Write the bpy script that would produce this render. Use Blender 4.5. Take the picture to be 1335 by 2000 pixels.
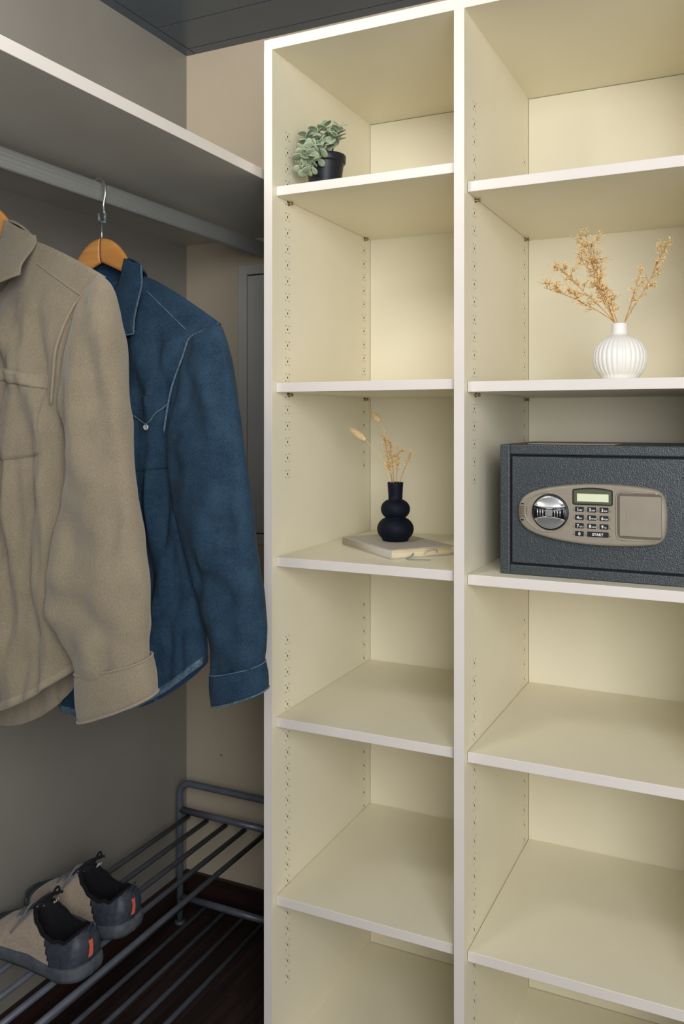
import bpy, bmesh, math, random
from mathutils import Vector, Matrix, noise

# ------------------------------------------------------------------ scene, camera, light
for o in list(bpy.data.objects):
    bpy.data.objects.remove(o, do_unlink=True)
scene = bpy.context.scene
COL = scene.collection
EYE = 1318.0            # camera height above the floor, mm; all heights below are given relative to it
S = 0.001               # the scene is laid out in millimetres
random.seed(7)

FPX, YAW, HORIZON = 1679.714, 0.448, 823.48
cam_data = bpy.data.cameras.new('camera')
cam = bpy.data.objects.new('camera', cam_data)
COL.objects.link(cam)
cam_data.sensor_fit = 'VERTICAL'
cam_data.sensor_height = 36.0
cam_data.lens = FPX / 2000.0 * 36.0
cam_data.shift_y = -(1000.0 - HORIZON) / 2000.0
cam_data.clip_start = 0.02
cam.location = (0.858659, -1.437851, EYE * S)
cam.rotation_euler = (math.pi / 2, 0, YAW)
scene.camera = cam

world = bpy.data.worlds.new('room_ambient')
scene.world = world
world.use_nodes = True
bg = world.node_tree.nodes['Background']
bg.inputs['Color'].default_value = (1.0, 0.975, 0.93, 1)
bg.inputs['Strength'].default_value = 0.78

def area(name, loc, target, size, power, color, size_y=None):
    d = bpy.data.lights.new(name, 'AREA')
    d.energy = power
    d.color = color
    d.shape = 'RECTANGLE'
    d.size = size
    d.size_y = size_y or size
    o = bpy.data.objects.new(name, d)
    COL.objects.link(o)
    o.location = loc
    o.rotation_euler = (Vector(target) - Vector(loc)).to_track_quat('-Z', 'Y').to_euler()
    return o
area('window_daylight', (1.4, -2.0, 1.7), (0.3, 0.1, 1.25), 0.9, 20, (0.97, 0.98, 1.0), 1.1)
area('upper_wall_fill', (-0.02, -0.95, 2.24), (-0.5, 0.2, 2.0), 0.4, 7.5, (1.0, 0.95, 0.88))  # added fill light, no real fitting; brightens the upper left and back walls

vs = scene.view_settings
vs.view_transform = 'Standard'
vs.look = 'None'
vs.gamma = 1.0
vs.use_curve_mapping = False
vs.exposure = 0.78

# ------------------------------------------------------------------ materials
def srgb(r, g, b):
    def f(c):
        c /= 255.0
        return c / 12.92 if c <= 0.04045 else ((c + 0.055) / 1.055) ** 2.4
    return (f(r), f(g), f(b), 1.0)

def new_mat(name, color, rough=0.5, metal=0.0, spec=0.5):
    m = bpy.data.materials.new(name)
    m.use_nodes = True
    nt = m.node_tree
    b = nt.nodes['Principled BSDF']
    b.inputs['Base Color'].default_value = color
    b.inputs['Roughness'].default_value = rough
    b.inputs['Metallic'].default_value = metal
    b.inputs['Specular IOR Level'].default_value = spec
    return m, nt, b

def coords(nt, scale=(1, 1, 1), rot=(0, 0, 0)):
    tc = nt.nodes.new('ShaderNodeTexCoord')
    mp = nt.nodes.new('ShaderNodeMapping')
    mp.inputs['Scale'].default_value = scale
    mp.inputs['Rotation'].default_value = rot
    nt.links.new(tc.outputs['Object'], mp.inputs['Vector'])
    return mp.outputs['Vector']

def noise_node(nt, vec, scale, detail=4, rough=0.55, dist=0.0):
    n = nt.nodes.new('ShaderNodeTexNoise')
    n.inputs['Scale'].default_value = scale
    n.inputs['Detail'].default_value = detail
    n.inputs['Roughness'].default_value = rough
    n.inputs['Distortion'].default_value = dist
    nt.links.new(vec, n.inputs['Vector'])
    return n.outputs['Fac']

def ramp(nt, fac, stops):
    r = nt.nodes.new('ShaderNodeValToRGB')
    el = r.color_ramp.elements
    while len(el) < len(stops):
        el.new(0.5)
    for e, (p, c) in zip(el, stops):
        e.position = p
        e.color = c
    nt.links.new(fac, r.inputs['Fac'])
    return r.outputs['Color']

def bump(nt, b, height, strength, dist):
    n = nt.nodes.new('ShaderNodeBump')
    n.inputs['Strength'].default_value = strength
    n.inputs['Distance'].default_value = dist
    nt.links.new(height, n.inputs['Height'])
    nt.links.new(n.outputs['Normal'], b.inputs['Normal'])

def mottled(name, c1, c2, scale, rough, bump_s=0.0, bump_d=0.001, vscale=(1, 1, 1), metal=0.0, spec=0.5, bscale=None, detail=4):
    m, nt, b = new_mat(name, c1, rough, metal, spec)
    v = coords(nt, vscale)
    f = noise_node(nt, v, scale, detail)
    nt.links.new(ramp(nt, f, [(0.3, c1), (0.7, c2)]), b.inputs['Base Color'])
    if bump_s:
        h = f if bscale is None else noise_node(nt, v, bscale, 3)
        bump(nt, b, h, bump_s, bump_d)
    return m

M = {}
M['melamine'] = mottled('white_melamine', srgb(241, 234, 211), srgb(237, 230, 206), 6, 0.42, 0.12, 0.0004, (1, 1, 1), bscale=900, spec=0.35)
M['edge'] = mottled('white_edge_band', srgb(228, 221, 214), srgb(224, 217, 210), 8, 0.4, spec=0.35)
M['hole'] = new_mat('hole_shadow_board', srgb(92, 78, 58), 0.9)[0]
M['peg'] = new_mat('nickel_peg', srgb(150, 128, 104), 0.35, 0.8)[0]
M['wall'] = mottled('beige_wall_paint', srgb(188, 176, 155), srgb(181, 168, 147), 2.2, 0.75, 0.08, 0.001, bscale=260, spec=0.25)
M['wall_panel'] = mottled('grey_wall_board', srgb(148, 144, 136), srgb(134, 130, 123), 1.6, 0.38, 0.05, 0.0006, bscale=400, spec=0.45)
M['ceiling'] = mottled('slate_ceiling_laminate', srgb(80, 91, 104), srgb(72, 84, 97), 5, 0.3, 0.03, 0.0003, bscale=500, spec=0.45)
M['groove'] = new_mat('dark_joint', srgb(14, 19, 27), 0.7)[0]
M['shelf_grey'] = mottled('pale_shelf_board', srgb(206, 204, 196), srgb(200, 198, 190), 4, 0.36, 0.04, 0.0004, bscale=500, spec=0.5)
M['rod'] = mottled('satin_grey_rod', srgb(164, 168, 164), srgb(154, 158, 155), 5, 0.42, metal=0.3, vscale=(1, .05, 1))
M['rack'] = mottled('blue_grey_lacquered_tube', srgb(104, 110, 120), srgb(90, 96, 106), 30, 0.36, 0.1, 0.0005, metal=0.2, bscale=300)
M['plate'] = mottled('grey_white_enamel', srgb(186, 184, 180), srgb(178, 176, 172), 4, 0.5)
M['wire'] = new_mat('steel_wire', srgb(205, 207, 210), 0.25, 0.9)[0]
M['hook_plastic'] = new_mat('clear_grey_plastic', srgb(120, 128, 134), 0.25, 0.1)[0]

def wood_mat(name, c1, c2, c3, axis, rough, scale=1.0, bs=0.12):
    m, nt, b = new_mat(name, c1, rough)
    sc = [26 * scale] * 3
    sc[axis] = 1.6 * scale
    oi = nt.nodes.new('ShaderNodeObjectInfo')
    v = coords(nt, tuple(sc))
    add = nt.nodes.new('ShaderNodeVectorMath')
    add.operation = 'ADD'
    mul = nt.nodes.new('ShaderNodeMath')
    mul.operation = 'MULTIPLY'
    mul.inputs[1].default_value = 47.0
    nt.links.new(oi.outputs['Random'], mul.inputs[0])
    nt.links.new(v, add.inputs[0])
    nt.links.new(mul.outputs[0], add.inputs[1])
    f = noise_node(nt, add.outputs[0], 1.6, 8, 0.62, 0.6)
    nt.links.new(ramp(nt, f, [(0.28, c1), (0.5, c2), (0.74, c3)]), b.inputs['Base Color'])
    bump(nt, b, f, bs, 0.0008)
    return m
M['floor'] = wood_mat('dark_plank_wood', srgb(26, 19, 19), srgb(46, 34, 32), srgb(74, 54, 48), 1, 0.5)
M['skirting'] = wood_mat('dark_red_brown_skirting', srgb(26, 18, 16), srgb(40, 27, 24), srgb(56, 38, 33), 0, 0.42)
M['skirting_y'] = wood_mat('dark_red_brown_skirting_side', srgb(26, 18, 16), srgb(40, 27, 24), srgb(56, 38, 33), 1, 0.42)
M['hanger_wood'] = wood_mat('honey_beech_wood', srgb(196, 128, 62), srgb(214, 148, 80), srgb(224, 164, 98), 0, 0.35, 1.4, 0.05)

def cloth(name, c1, c2, c3, weave, rough=0.9, sheen=0.3, wash=14, bump_s=0.35, bump_d=0.0006, twill=False):
    m, nt, b = new_mat(name, c1, rough, 0, 0.2)
    v = coords(nt)
    big = noise_node(nt, v, wash, 6, 0.65)
    fine = noise_node(nt, v, weave, 2, 0.6)
    mixv = nt.nodes.new('ShaderNodeMath')
    mixv.operation = 'MULTIPLY_ADD'
    mixv.inputs[1].default_value = 0.78
    nt.links.new(fine, mixv.inputs[0])
    sub = nt.nodes.new('ShaderNodeMath')
    sub.operation = 'MULTIPLY'
    sub.inputs[1].default_value = 0.45
    nt.links.new(big, sub.inputs[0])
    nt.links.new(sub.outputs[0], mixv.inputs[2])
    nt.links.new(ramp(nt, mixv.outputs[0], [(0.3, c1), (0.5, c2), (0.72, c3)]), b.inputs['Base Color'])
    h = fine
    if twill:
        w = nt.nodes.new('ShaderNodeTexWave')
        w.wave_type = 'BANDS'
        w.bands_direction = 'DIAGONAL'
        w.inputs['Scale'].default_value = 260
        w.inputs['Distortion'].default_value = 2.0
        nt.links.new(v, w.inputs['Vector'])
        h = w.outputs['Fac']
    bump(nt, b, h, bump_s, bump_d)
    b.inputs['Sheen Weight'].default_value = sheen
    b.inputs['Sheen Roughness'].default_value = 0.6
    return m
M['fleece'] = cloth('khaki_brushed_fleece', srgb(110, 100, 81), srgb(123, 112, 92), srgb(137, 126, 106), 520, 0.95, 0.25, 11)
M['fleece_dark'] = cloth('khaki_seam_fleece', srgb(117, 107, 88), srgb(130, 119, 99), srgb(143, 132, 112), 520, 0.95, 0.25, 11)
M['lining'] = cloth('dark_shirt_lining', srgb(52, 50, 48), srgb(62, 60, 57), srgb(70, 68, 64), 500)
M['denim'] = cloth('washed_indigo_denim', srgb(15, 33, 50), srgb(24, 46, 66), srgb(46, 71, 91), 700, 0.85, 0.03, 22, 0.3, 0.0005, True)
M['denim_faded'] = cloth('faded_indigo_denim_edge', srgb(27, 50, 71), srgb(49, 74, 95), srgb(98, 122, 140), 420, 0.85, 0.15, 60, 0.4, 0.0008, True)
M['denim_in'] = cloth('indigo_denim_inside', srgb(20, 44, 72), srgb(26, 54, 84), srgb(36, 66, 98), 600, 0.9, 0.1, 20)
M['snap'] = new_mat('pearl_snap', srgb(226, 226, 230), 0.25, 0.4)[0]
M['suede'] = cloth('tan_suede', srgb(134, 116, 98), srgb(156, 138, 118), srgb(176, 158, 138), 380, 0.95, 0.4, 26)
M['shoe_dark'] = mottled('charcoal_rubberised_overlay', srgb(46, 52, 62), srgb(66, 72, 82), 120, 0.55, 0.5, 0.0015, bscale=160)
M['sole'] = mottled('dusty_charcoal_rubber_sole', srgb(62, 68, 76), srgb(92, 98, 104), 38, 0.75, 0.3, 0.001, bscale=140)
M['shoe_black'] = cloth('black_shoe_lining', srgb(9, 10, 14), srgb(14, 15, 20), srgb(22, 23, 29), 500, 0.95, 0.05)
M['lace'] = cloth('grey_lace', srgb(70, 72, 82), srgb(92, 92, 100), srgb(112, 112, 118), 600)
M['orange'] = cloth('orange_heel_tab', srgb(196, 62, 30), srgb(214, 76, 38), srgb(226, 92, 52), 500)
M['print_white'] = new_mat('white_print', srgb(214, 216, 220), 0.6)[0]
M['black_ceramic'] = mottled('matt_blue_black_ceramic', srgb(10, 15, 30), srgb(13, 18, 34), 30, 0.62, 0.05, 0.0004, bscale=500, spec=0.18)
M['white_ceramic'] = mottled('matt_white_ceramic', srgb(236, 234, 229), srgb(232, 230, 225), 20, 0.45)
M['book_cover'] = mottled('pale_grey_book_cloth', srgb(186, 180, 168), srgb(178, 172, 160), 60, 0.7, 0.2, 0.0003, bscale=900)
M['ribbon'] = new_mat('sage_green_ribbon', srgb(128, 150, 130), 0.6)[0]
m, nt, b = new_mat('cream_page_edges', srgb(228, 214, 180), 0.8)
vz = coords(nt, (3, 3, 900))
f = noise_node(nt, vz, 3, 3)
nt.links.new(ramp(nt, f, [(0.35, srgb(206, 190, 154)), (0.65, srgb(236, 223, 192))]), b.inputs['Base Color'])
M['pages'] = m
M['pot'] = new_mat('black_plastic_pot', srgb(16, 21, 34), 0.4)[0]
M['soil'] = mottled('dark_soil', srgb(20, 18, 18), srgb(42, 36, 30), 220, 0.95, 0.6, 0.004)
M['leaf'] = mottled('sage_green_leaf', srgb(134, 148, 122), srgb(166, 178, 150), 34, 0.6, 0.1, 0.0006, bscale=200)
M['plant_stem'] = new_mat('olive_stem', srgb(112, 124, 90), 0.6)[0]
M['straw'] = mottled('dry_straw_stem', srgb(182, 128, 70), srgb(208, 160, 98), 90, 0.8)
M['floret'] = mottled('golden_dry_floret', srgb(230, 192, 120), srgb(248, 222, 164), 160, 0.85)
M['bunny'] = mottled('cream_bunny_tail', srgb(222, 190, 132), srgb(240, 220, 176), 220, 0.95, 0.8, 0.002)

m, nt, b = new_mat('hammered_charcoal_enamel', srgb(63, 69, 73), 0.4, 0.2, 0.5)
v = coords(nt)
vo = nt.nodes.new('ShaderNodeTexVoronoi')
vo.feature = 'SMOOTH_F1'
vo.inputs['Scale'].default_value = 620
nt.links.new(v, vo.inputs['Vector'])
bump(nt, b, vo.outputs['Distance'], 0.6, 0.0012)
M['safe'] = m
M['safe_groove'] = new_mat('black_door_gap', srgb(8, 11, 18), 0.7)[0]
M['taupe'] = mottled('taupe_moulded_plastic', srgb(150, 141, 126), srgb(145, 136, 121), 40, 0.42, 0.06, 0.0003, bscale=900)
M['taupe_dark'] = new_mat('taupe_shadow_gap', srgb(98, 88, 76), 0.6)[0]
M['chrome'] = new_mat('polished_chrome', srgb(240, 241, 242), 0.28, 0.85)[0]
M['chrome_dark'] = new_mat('dark_chrome', srgb(90, 92, 96), 0.22, 0.95)[0]
M['key'] = new_mat('black_key_rubber', srgb(22, 24, 26), 0.45)[0]
M['legend'] = new_mat('white_key_legend', srgb(236, 238, 236), 0.5)[0]
M['lcd_frame'] = new_mat('olive_display_window', srgb(92, 98, 76), 0.25)[0]
M['lcd'] = new_mat('pale_lcd', srgb(226, 232, 200), 0.3)[0]
M['paper'] = new_mat('grey_sticker', srgb(168, 166, 160), 0.5)[0]

# ------------------------------------------------------------------ mesh helpers (millimetres)
class MB:
    def __init__(self):
        self.v, self.f, self.mi, self.sm = [], [], [], []
    def add(self, verts, faces, mi=0, smooth=False):
        o = len(self.v)
        self.v += [tuple(p) for p in verts]
        for fc in faces:
            self.f.append(tuple(i + o for i in fc))
            self.mi.append(mi)
            self.sm.append(smooth)
    def box(self, x0, x1, y0, y1, z0, z1, mi=0, front=None):
        vs_ = [(x, y, z) for z in (z0, z1) for y in (y0, y1) for x in (x0, x1)]
        fs = [(0, 2, 3, 1), (4, 5, 7, 6), (0, 1, 5, 4), (2, 6, 7, 3), (0, 4, 6, 2), (1, 3, 7, 5)]
        for k, fc in enumerate(fs):
            self.add(vs_, [], mi)
            self.v = self.v[:-8]
        o = len(self.v)
        self.v += vs_
        for k, fc in enumerate(fs):
            self.f.append(tuple(i + o for i in fc))
            self.mi.append(front if (front is not None and k == 2) else mi)
            self.sm.append(False)
    def rings(self, rings, mi=0, closed=True, caps=(True, True), smooth=True):
        n = len(rings[0])
        vs_, fs = [], []
        for r in rings:
            vs_ += list(r)
        for i in range(len(rings) - 1):
            for j in range(n if closed else n - 1):
                k = (j + 1) % n
                fs.append((i * n + j, i * n + k, (i + 1) * n + k, (i + 1) * n + j))
        self.add(vs_, fs, mi, smooth)
        o = len(self.v) - len(vs_)
        if caps[0]:
            self.f.append(tuple(o + j for j in reversed(range(n)))); self.mi.append(mi); self.sm.append(False)
        if caps[1]:
            self.f.append(tuple(o + (len(rings) - 1) * n + j for j in range(n))); self.mi.append(mi); self.sm.append(False)
    def tube(self, pts, rad, seg=10, mi=0, caps=True, flat=1.0):
        pts = [Vector(p) for p in pts]
        n = len(pts)
        rad = [rad] * n if not isinstance(rad, (list, tuple)) else rad
        t0 = (pts[1] - pts[0]).normalized()
        up = Vector((0, 0, 1)) if abs(t0.z) < 0.9 else Vector((1, 0, 0))
        nrm = (up - t0 * up.dot(t0)).normalized()
        rings = []
        for i, p in enumerate(pts):
            t = (pts[min(i + 1, n - 1)] - pts[max(i - 1, 0)]).normalized()
            nrm = (nrm - t * nrm.dot(t))
            nrm = nrm.normalized() if nrm.length > 1e-6 else t.orthogonal().normalized()
            bi = t.cross(nrm)
            rings.append([p + (nrm * math.cos(a) * flat + bi * math.sin(a)) * rad[i] for a in [2 * math.pi * k / seg for k in range(seg)]])
        self.rings(rings, mi, True, (caps, caps))
    def lathe(self, prof, c, seg=32, mi=0, rib=None, caps=(True, True)):
        rings = []
        for r, z in prof:
            ring = []
            for k in range(seg):
                a = 2 * math.pi * k / seg
                rr = r if rib is None else r * rib(a, z)
                ring.append((c[0] + rr * math.cos(a), c[1] + rr * math.sin(a), c[2] + z))
            rings.append(ring)
        self.rings(rings, mi, True, caps)
    def grid(self, fn, nu, nv, mi=0, smooth=True, flip=False):
        vs_ = [fn(i / nu, j / nv) for j in range(nv + 1) for i in range(nu + 1)]
        fs = []
        for j in range(nv):
            for i in range(nu):
                a = j * (nu + 1) + i
                q = (a, a + 1, a + nu + 2, a + nu + 1)
                fs.append(tuple(reversed(q)) if flip else q)
        self.add(vs_, fs, mi, smooth)
    def build(self, name, mats, parent=None, loc=(0, 0, 0), bevel=0, solid=0, subsurf=0, merge=0, recalc=False, solid_off=-1, mat_off=0):
        me = bpy.data.meshes.new(name)
        off = Vector(loc)
        me.from_pydata([((p[0] - off.x) * S, (p[1] - off.y) * S, (p[2] - off.z) * S) for p in self.v], [], self.f)
        mats = mats if isinstance(mats, (list, tuple)) else [mats]
        for m_ in mats:
            me.materials.append(M[m_])
        for p, mi, sm in zip(me.polygons, self.mi, self.sm):
            p.material_index = mi
            p.use_smooth = sm
        if merge or recalc:
            bm = bmesh.new()
            bm.from_mesh(me)
            if merge:
                bmesh.ops.remove_doubles(bm, verts=bm.verts, dist=merge * S)
            if recalc:
                bmesh.ops.recalc_face_normals(bm, faces=bm.faces)
            bm.to_mesh(me)
            bm.free()
        me.update()
        o = bpy.data.objects.new(name, me)
        COL.objects.link(o)
        if parent is not None:
            o.parent = parent
            pl = Vector(parent['origin_mm']) if 'origin_mm' in parent else Vector((0, 0, 0))
            o.location = (off - pl) * S
        else:
            o.location = (off + Vector((0, 0, EYE))) * S
        o['origin_mm'] = list(off)
        if solid:
            md = o.modifiers.new('thickness', 'SOLIDIFY')
            md.thickness = solid * S
            md.offset = solid_off
            md.material_offset = mat_off
        if bevel:
            md = o.modifiers.new('rounding', 'BEVEL')
            md.width = bevel * S
            md.segments = 2
            md.limit_method = 'ANGLE'
            md.angle_limit = math.radians(40)
        if subsurf:
            md = o.modifiers.new('smooth', 'SUBSURF')
            md.levels = subsurf
            md.render_levels = subsurf
        return o

def tag(o, label, cat=None, group=None, kind=None):
    if label: o['label'] = label
    if cat: o['category'] = cat
    if group: o['group'] = group
    if kind: o['kind'] = kind
    return o

def thing(name, loc, label, cat, group=None):
    o = bpy.data.objects.new(name, None)
    o.empty_display_size = 0.05
    COL.objects.link(o)
    o.location = (Vector(loc) + Vector((0, 0, EYE))) * S
    o['origin_mm'] = list(loc)
    return tag(o, label, cat, group)

def struct(o):
    o['kind'] = 'structure'
    return o

def share(src, name, parent, matrix):
    o = bpy.data.objects.new(name, src)
    COL.objects.link(o)
    o.parent = parent
    o.matrix_local = matrix
    return o

def lerp(a, b, t): return a + (b - a) * t
def interp(table, x):
    if x <= table[0][0]: return table[0][1]
    for (x0, y0), (x1, y1) in zip(table, table[1:]):
        if x <= x1:
            t = (x - x0) / (x1 - x0)
            t = t * t * (3 - 2 * t) * 0.5 + t * 0.5
            return lerp(y0, y1, t)
    return table[-1][1]
def smooth(a, b, x):
    t = max(0.0, min(1.0, (x - a) / (b - a)))
    return t * t * (3 - 2 * t)
def spline(pts, n):
    pts = [Vector(p) for p in pts]
    out = []
    P = [pts[0] * 2 - pts[1]] + pts + [pts[-1] * 2 - pts[-2]]
    for i in range(1, len(P) - 2):
        p0, p1, p2, p3 = P[i - 1:i + 3]
        for k in range(n):
            t = k / n
            out.append(0.5 * ((2 * p1) + (p2 - p0) * t + (2 * p0 - 5 * p1 + 4 * p2 - p3) * t * t + (-p0 + 3 * p1 - 3 * p2 + p3) * t ** 3))
    out.append(pts[-1])
    return out

# ------------------------------------------------------------------ room shell
FLOOR, CEIL = -1318.0, 995.0
WX, BY = -537.0, 490.0           # left wall plane, back wall plane
FRONT, RIGHT = -2600.0, 1900.0

mb = MB(); mb.box(WX, RIGHT, FRONT, BY, FLOOR - 60, FLOOR - 6)
floor = struct(mb.build('floor', 'groove'))
xs = [WX]
while xs[-1] < RIGHT: xs.append(xs[-1] + 128)
for i in range(len(xs) - 1):
    y = BY - [0, 700, 260, 980, 520][i % 5]
    cuts = [BY] + ([y] if y < BY else [])
    while cuts[-1] > FRONT: cuts.append(max(FRONT, cuts[-1] - 1240))
    for a, bb in zip(cuts, cuts[1:]):
        mb = MB(); mb.box(xs[i] + 0.7, min(xs[i + 1], RIGHT) - 0.7, bb + 0.7, a - 0.7, FLOOR - 6, FLOOR)
        mb.build('plank', 'floor', floor, bevel=1.0)

mb = MB(); mb.box(WX - 80, WX, FRONT, BY + 80, FLOOR - 60, CEIL + 60)
struct(mb.build('wall_left', 'wall_panel'))
mb = MB(); mb.box(WX, RIGHT, BY, BY + 80, FLOOR - 60, CEIL + 60)
wall_back = struct(mb.build('wall_back', 'wall'))
mb = MB()
mb.lathe([(0.1, 0), (2.0, 0), (2.0, 3), (0.1, 3)], (0, 0, 0), 10)
mb.v = [(p[0] - 424, BY - p[2], p[1] - 889) for p in mb.v]
mb.build('nail', 'hole', wall_back, recalc=True)

mb = MB(); mb.box(WX - 80, 900, -2080, -2000, FLOOR - 60, CEIL + 60)
struct(mb.build('front_light_blocker', 'ceiling'))  # unseen dark slab added behind the camera to keep light out of the niche
mb = MB(); mb.box(RIGHT, RIGHT + 80, -900, BY + 80, FLOOR - 60, CEIL + 60)
struct(mb.build('right_light_blocker', 'wall'))  # unseen slab added to block grazing light along the unit front

# dark laminate ceiling: a border strip and panels with open joints
mb = MB(); mb.box(WX, RIGHT, FRONT, BY, CEIL + 5, CEIL + 60)
ceiling = struct(mb.build('ceiling', 'groove'))
J = 1.6
gx = -506.0
rows = [(454 + J, BY), (320 + J, 454 - J), (-280 + J, 320 - J), (-880 + J, -280 - J), (-1480 + J, -880 - J), (FRONT, -1480 - J)]
mb = MB(); mb.box(WX, gx - J, FRONT, BY, CEIL, CEIL + 5); mb.build('border_strip', 'ceiling', ceiling)
for y0, y1 in rows:
    mb = MB(); mb.box(gx + J, RIGHT, y0, y1, CEIL, CEIL + 5)
    mb.build('ceiling_panel', 'ceiling', ceiling, bevel=0.6)

mb = MB(); mb.box(WX, RIGHT, BY - 13, BY, FLOOR, -1216); struct(mb.build('baseboard_back', 'skirting', bevel=2))
mb = MB(); mb.box(WX, WX + 13, FRONT, BY - 13, FLOOR, -1216); struct(mb.build('baseboard_left', 'skirting_y', bevel=2))

# metal cabinet door let into the back wall behind the shelving unit
cab = thing('wall_cabinet', (-190, BY, -320), 'grey enamelled wall cabinet with framed flat door set in the back wall', 'cabinet')
mb = MB()
x0, x1, z0, z1, w = -367, -24, -318, 410, 26
mb.box(x0, x0 + w, BY - 9, BY + 4, z0, z1); mb.box(x1 - w, x1, BY - 9, BY + 4, z0, z1)
mb.box(x0 + w, x1 - w, BY - 9, BY + 4, z1 - w, z1); mb.box(x0 + w, x1 - w, BY - 9, BY + 4, z0, z0 + w)
mb.build('frame', 'plate', cab, bevel=1.5)
mb = MB(); mb.box(x0 + w, x1 - w, BY - 2.5, BY + 4, z0 + w, z1 - w); mb.build('gap', 'groove', cab)
mb = MB(); mb.box(x0 + w + 3, x1 - w - 3, BY - 8, BY - 2, z0 + w + 3, z1 - w - 3); mb.build('door', 'plate', cab, bevel=1)

# ------------------------------------------------------------------ shelving unit
unit = thing('shelving_unit', (0, 0, FLOOR), 'tall white melamine shelving unit with two columns of open compartments', 'shelf unit')
UB = 486.0                          # rear of the carcass
X1, X2, X3, X4, X5 = 18.0, 384.4, 402.8, 812.0, 830.0
YB = 468.5
ZTI, ZTO, ZBT, ZBB = 718.5, 739.0, -1259.0, -1277.0
YH1, YH2 = 61.0, 432.0
ROWS = [567.6 - 32 * k for k in range(22)] + [-435 - 32 * k for k in range(22)]

def holed_panel(name, xa, xb, faces, z0, z1):
    """upright board; faces: list of (x, inward direction) carrying two columns of drilled 5 mm holes"""
    mb = MB()
    mb.box(xa, xb, 0, UB, z0, z1, 0, 1)
    # replace the drilled faces by strips with real holes
    for xf, d in faces:
        k = [i for i, fc in enumerate(mb.f) if all(abs(mb.v[j][0] - xf) < 1e-6 for j in fc)]
        for i in reversed(k):
            del mb.f[i]; del mb.mi[i]; del mb.sm[i]
        H = 8.0
        def quad(y0, y1, za, zb):
            q = [(xf, y0, za), (xf, y1, za), (xf, y1, zb), (xf, y0, zb)]
            mb.add(q, [(0, 1, 2, 3) if d > 0 else (3, 2, 1, 0)])
        for ya, yb in ((0, YH1 - H), (YH1 + H, YH2 - H), (YH2 + H, UB)):
            quad(ya, yb, z0, z1)
        for yc in (YH1, YH2):
            zz = sorted(ROWS)
            prev = z0
            for z in zz:
                quad(yc - H, yc + H, prev, z - H)
                prev = z + H
                n = 12
                sq, ci, bo = [], [], []
                for q in range(n):
                    a = 2 * math.pi * q / n
                    cy, cz = math.cos(a), math.sin(a)
                    mx = max(abs(cy), abs(cz))
                    sq.append((xf, yc + H * cy / mx, z + H * cz / mx))
                    ci.append((xf, yc + 2.5 * cy, z + 2.5 * cz))
                    bo.append((xf - d * 7.0, yc + 2.5 * cy, z + 2.5 * cz))
                def loop(A, B, mi):
                    fs = []
                    for q in range(n):
                        r = (q + 1) % n
                        fc = (q, r, n + r, n + q)
                        fs.append(fc if d > 0 else tuple(reversed(fc)))
                    mb.add(A + B, fs, mi)
                loop(sq, ci, 0)
                loop(ci, bo, 2)
                mb.add(bo, [tuple(range(n)) if d > 0 else tuple(reversed(range(n)))], 2)
            quad(yc - H, yc + H, prev, z1)
    return mb.build(name, ['melamine', 'edge', 'hole'], unit)

holed_panel('side_panel', 0, X1, [(X1, 1)], FLOOR, ZTI)
holed_panel('partition_panel', X2, X3, [(X2, -1), (X3, 1)], ZBB + 18, ZTI)
holed_panel('side_panel', X4, X5, [(X4, -1)], FLOOR, ZTI)
mb = MB(); mb.box(0, X5, 0, UB, ZTI, ZTO, 0, 1); mb.build('top_panel', ['melamine', 'edge'], unit, bevel=0.6)
mb = MB(); mb.box(X1, X5 - 18, 2, UB, ZBB, ZBT, 0, 1); mb.build('base_panel', ['melamine', 'edge'], unit, bevel=0.6)
mb = MB(); mb.box(X1, X4, 40, 58, FLOOR, ZBB, 0, 1); mb.build('plinth', ['melamine', 'edge'], unit)
for xa, xb in ((X1 + 1.2, X2 - 1.2), (X3 + 1.2, X4 - 1.2)):
    mb = MB(); mb.box(xa, xb, YB, YB + 8, ZBT + 1.2, ZTI - 1.2); mb.build('back_panel', 'melamine', unit)
    mb = MB(); mb.box(xa - 1.2, xb + 1.2, YB + 8, YB + 9, ZBT, ZTI); mb.build('back_joint', 'groove', unit)
TS = 18.2
shelf_L = [457.3, 75.5, -263.3, -575.5, -922.3]
shelf_R = [421.1, 70.4, -268.0, -579.3, -928.7]
peg_mb = MB()
peg_mb.tube([(-6, 0, 0), (8, 0, 0)], 2.4, 10)
peg_mb.tube([(0, 0, 0), (1.6, 0, 0)], 4.2, 12)
peg_mb.tube([(7.2, 0, 0), (9.2, 0, 0)], 3.4, 12)
peg0 = peg_mb.build('shelf_peg', 'peg', unit, loc=(0, 0, 0))
peg_mesh = peg0.data
bpy.data.objects.remove(peg0)
for (xa, xb, levels, ys) in ((X1, X2, shelf_L, 14.5), (X3, X4, shelf_R, 17.0)):
    for z in levels:
        mb = MB(); mb.box(xa + 0.9, xb - 0.9, ys, YB - 1.0, z - TS, z, 0, 1)
        sh = mb.build('shelf', ['melamine', 'edge'], unit, loc=(xa, ys, z), bevel=0.9)
        for y in (YH1 + 4, YH2 + 4):
            for x, sgn in ((xa, 1), (xb, -1)):
                mt = Matrix.Translation(Vector((x - xa, y - ys, -TS - 4.2)) * S)
                if sgn < 0: mt = mt @ Matrix.Rotation(math.pi, 4, 'Z')
                share(peg_mesh, 'shelf_peg', sh, mt)

# ------------------------------------------------------------------ wall shelf and clothes rod
ZS = 479.0
mb = MB(); mb.box(WX, -17, -1500, BY, ZS, ZS + 19.9, 0)
for i in range(len(mb.f)):
    if all(abs(mb.v[j][0] + 17) < 1e-6 for j in mb.f[i]): mb.mi[i] = 1
sh = mb.build('wall_shelf', ['shelf_grey', 'edge'], loc=(WX, BY, ZS), bevel=0.8)
tag(sh, 'long white wall shelf running above the clothes rod', 'shelf')

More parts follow.
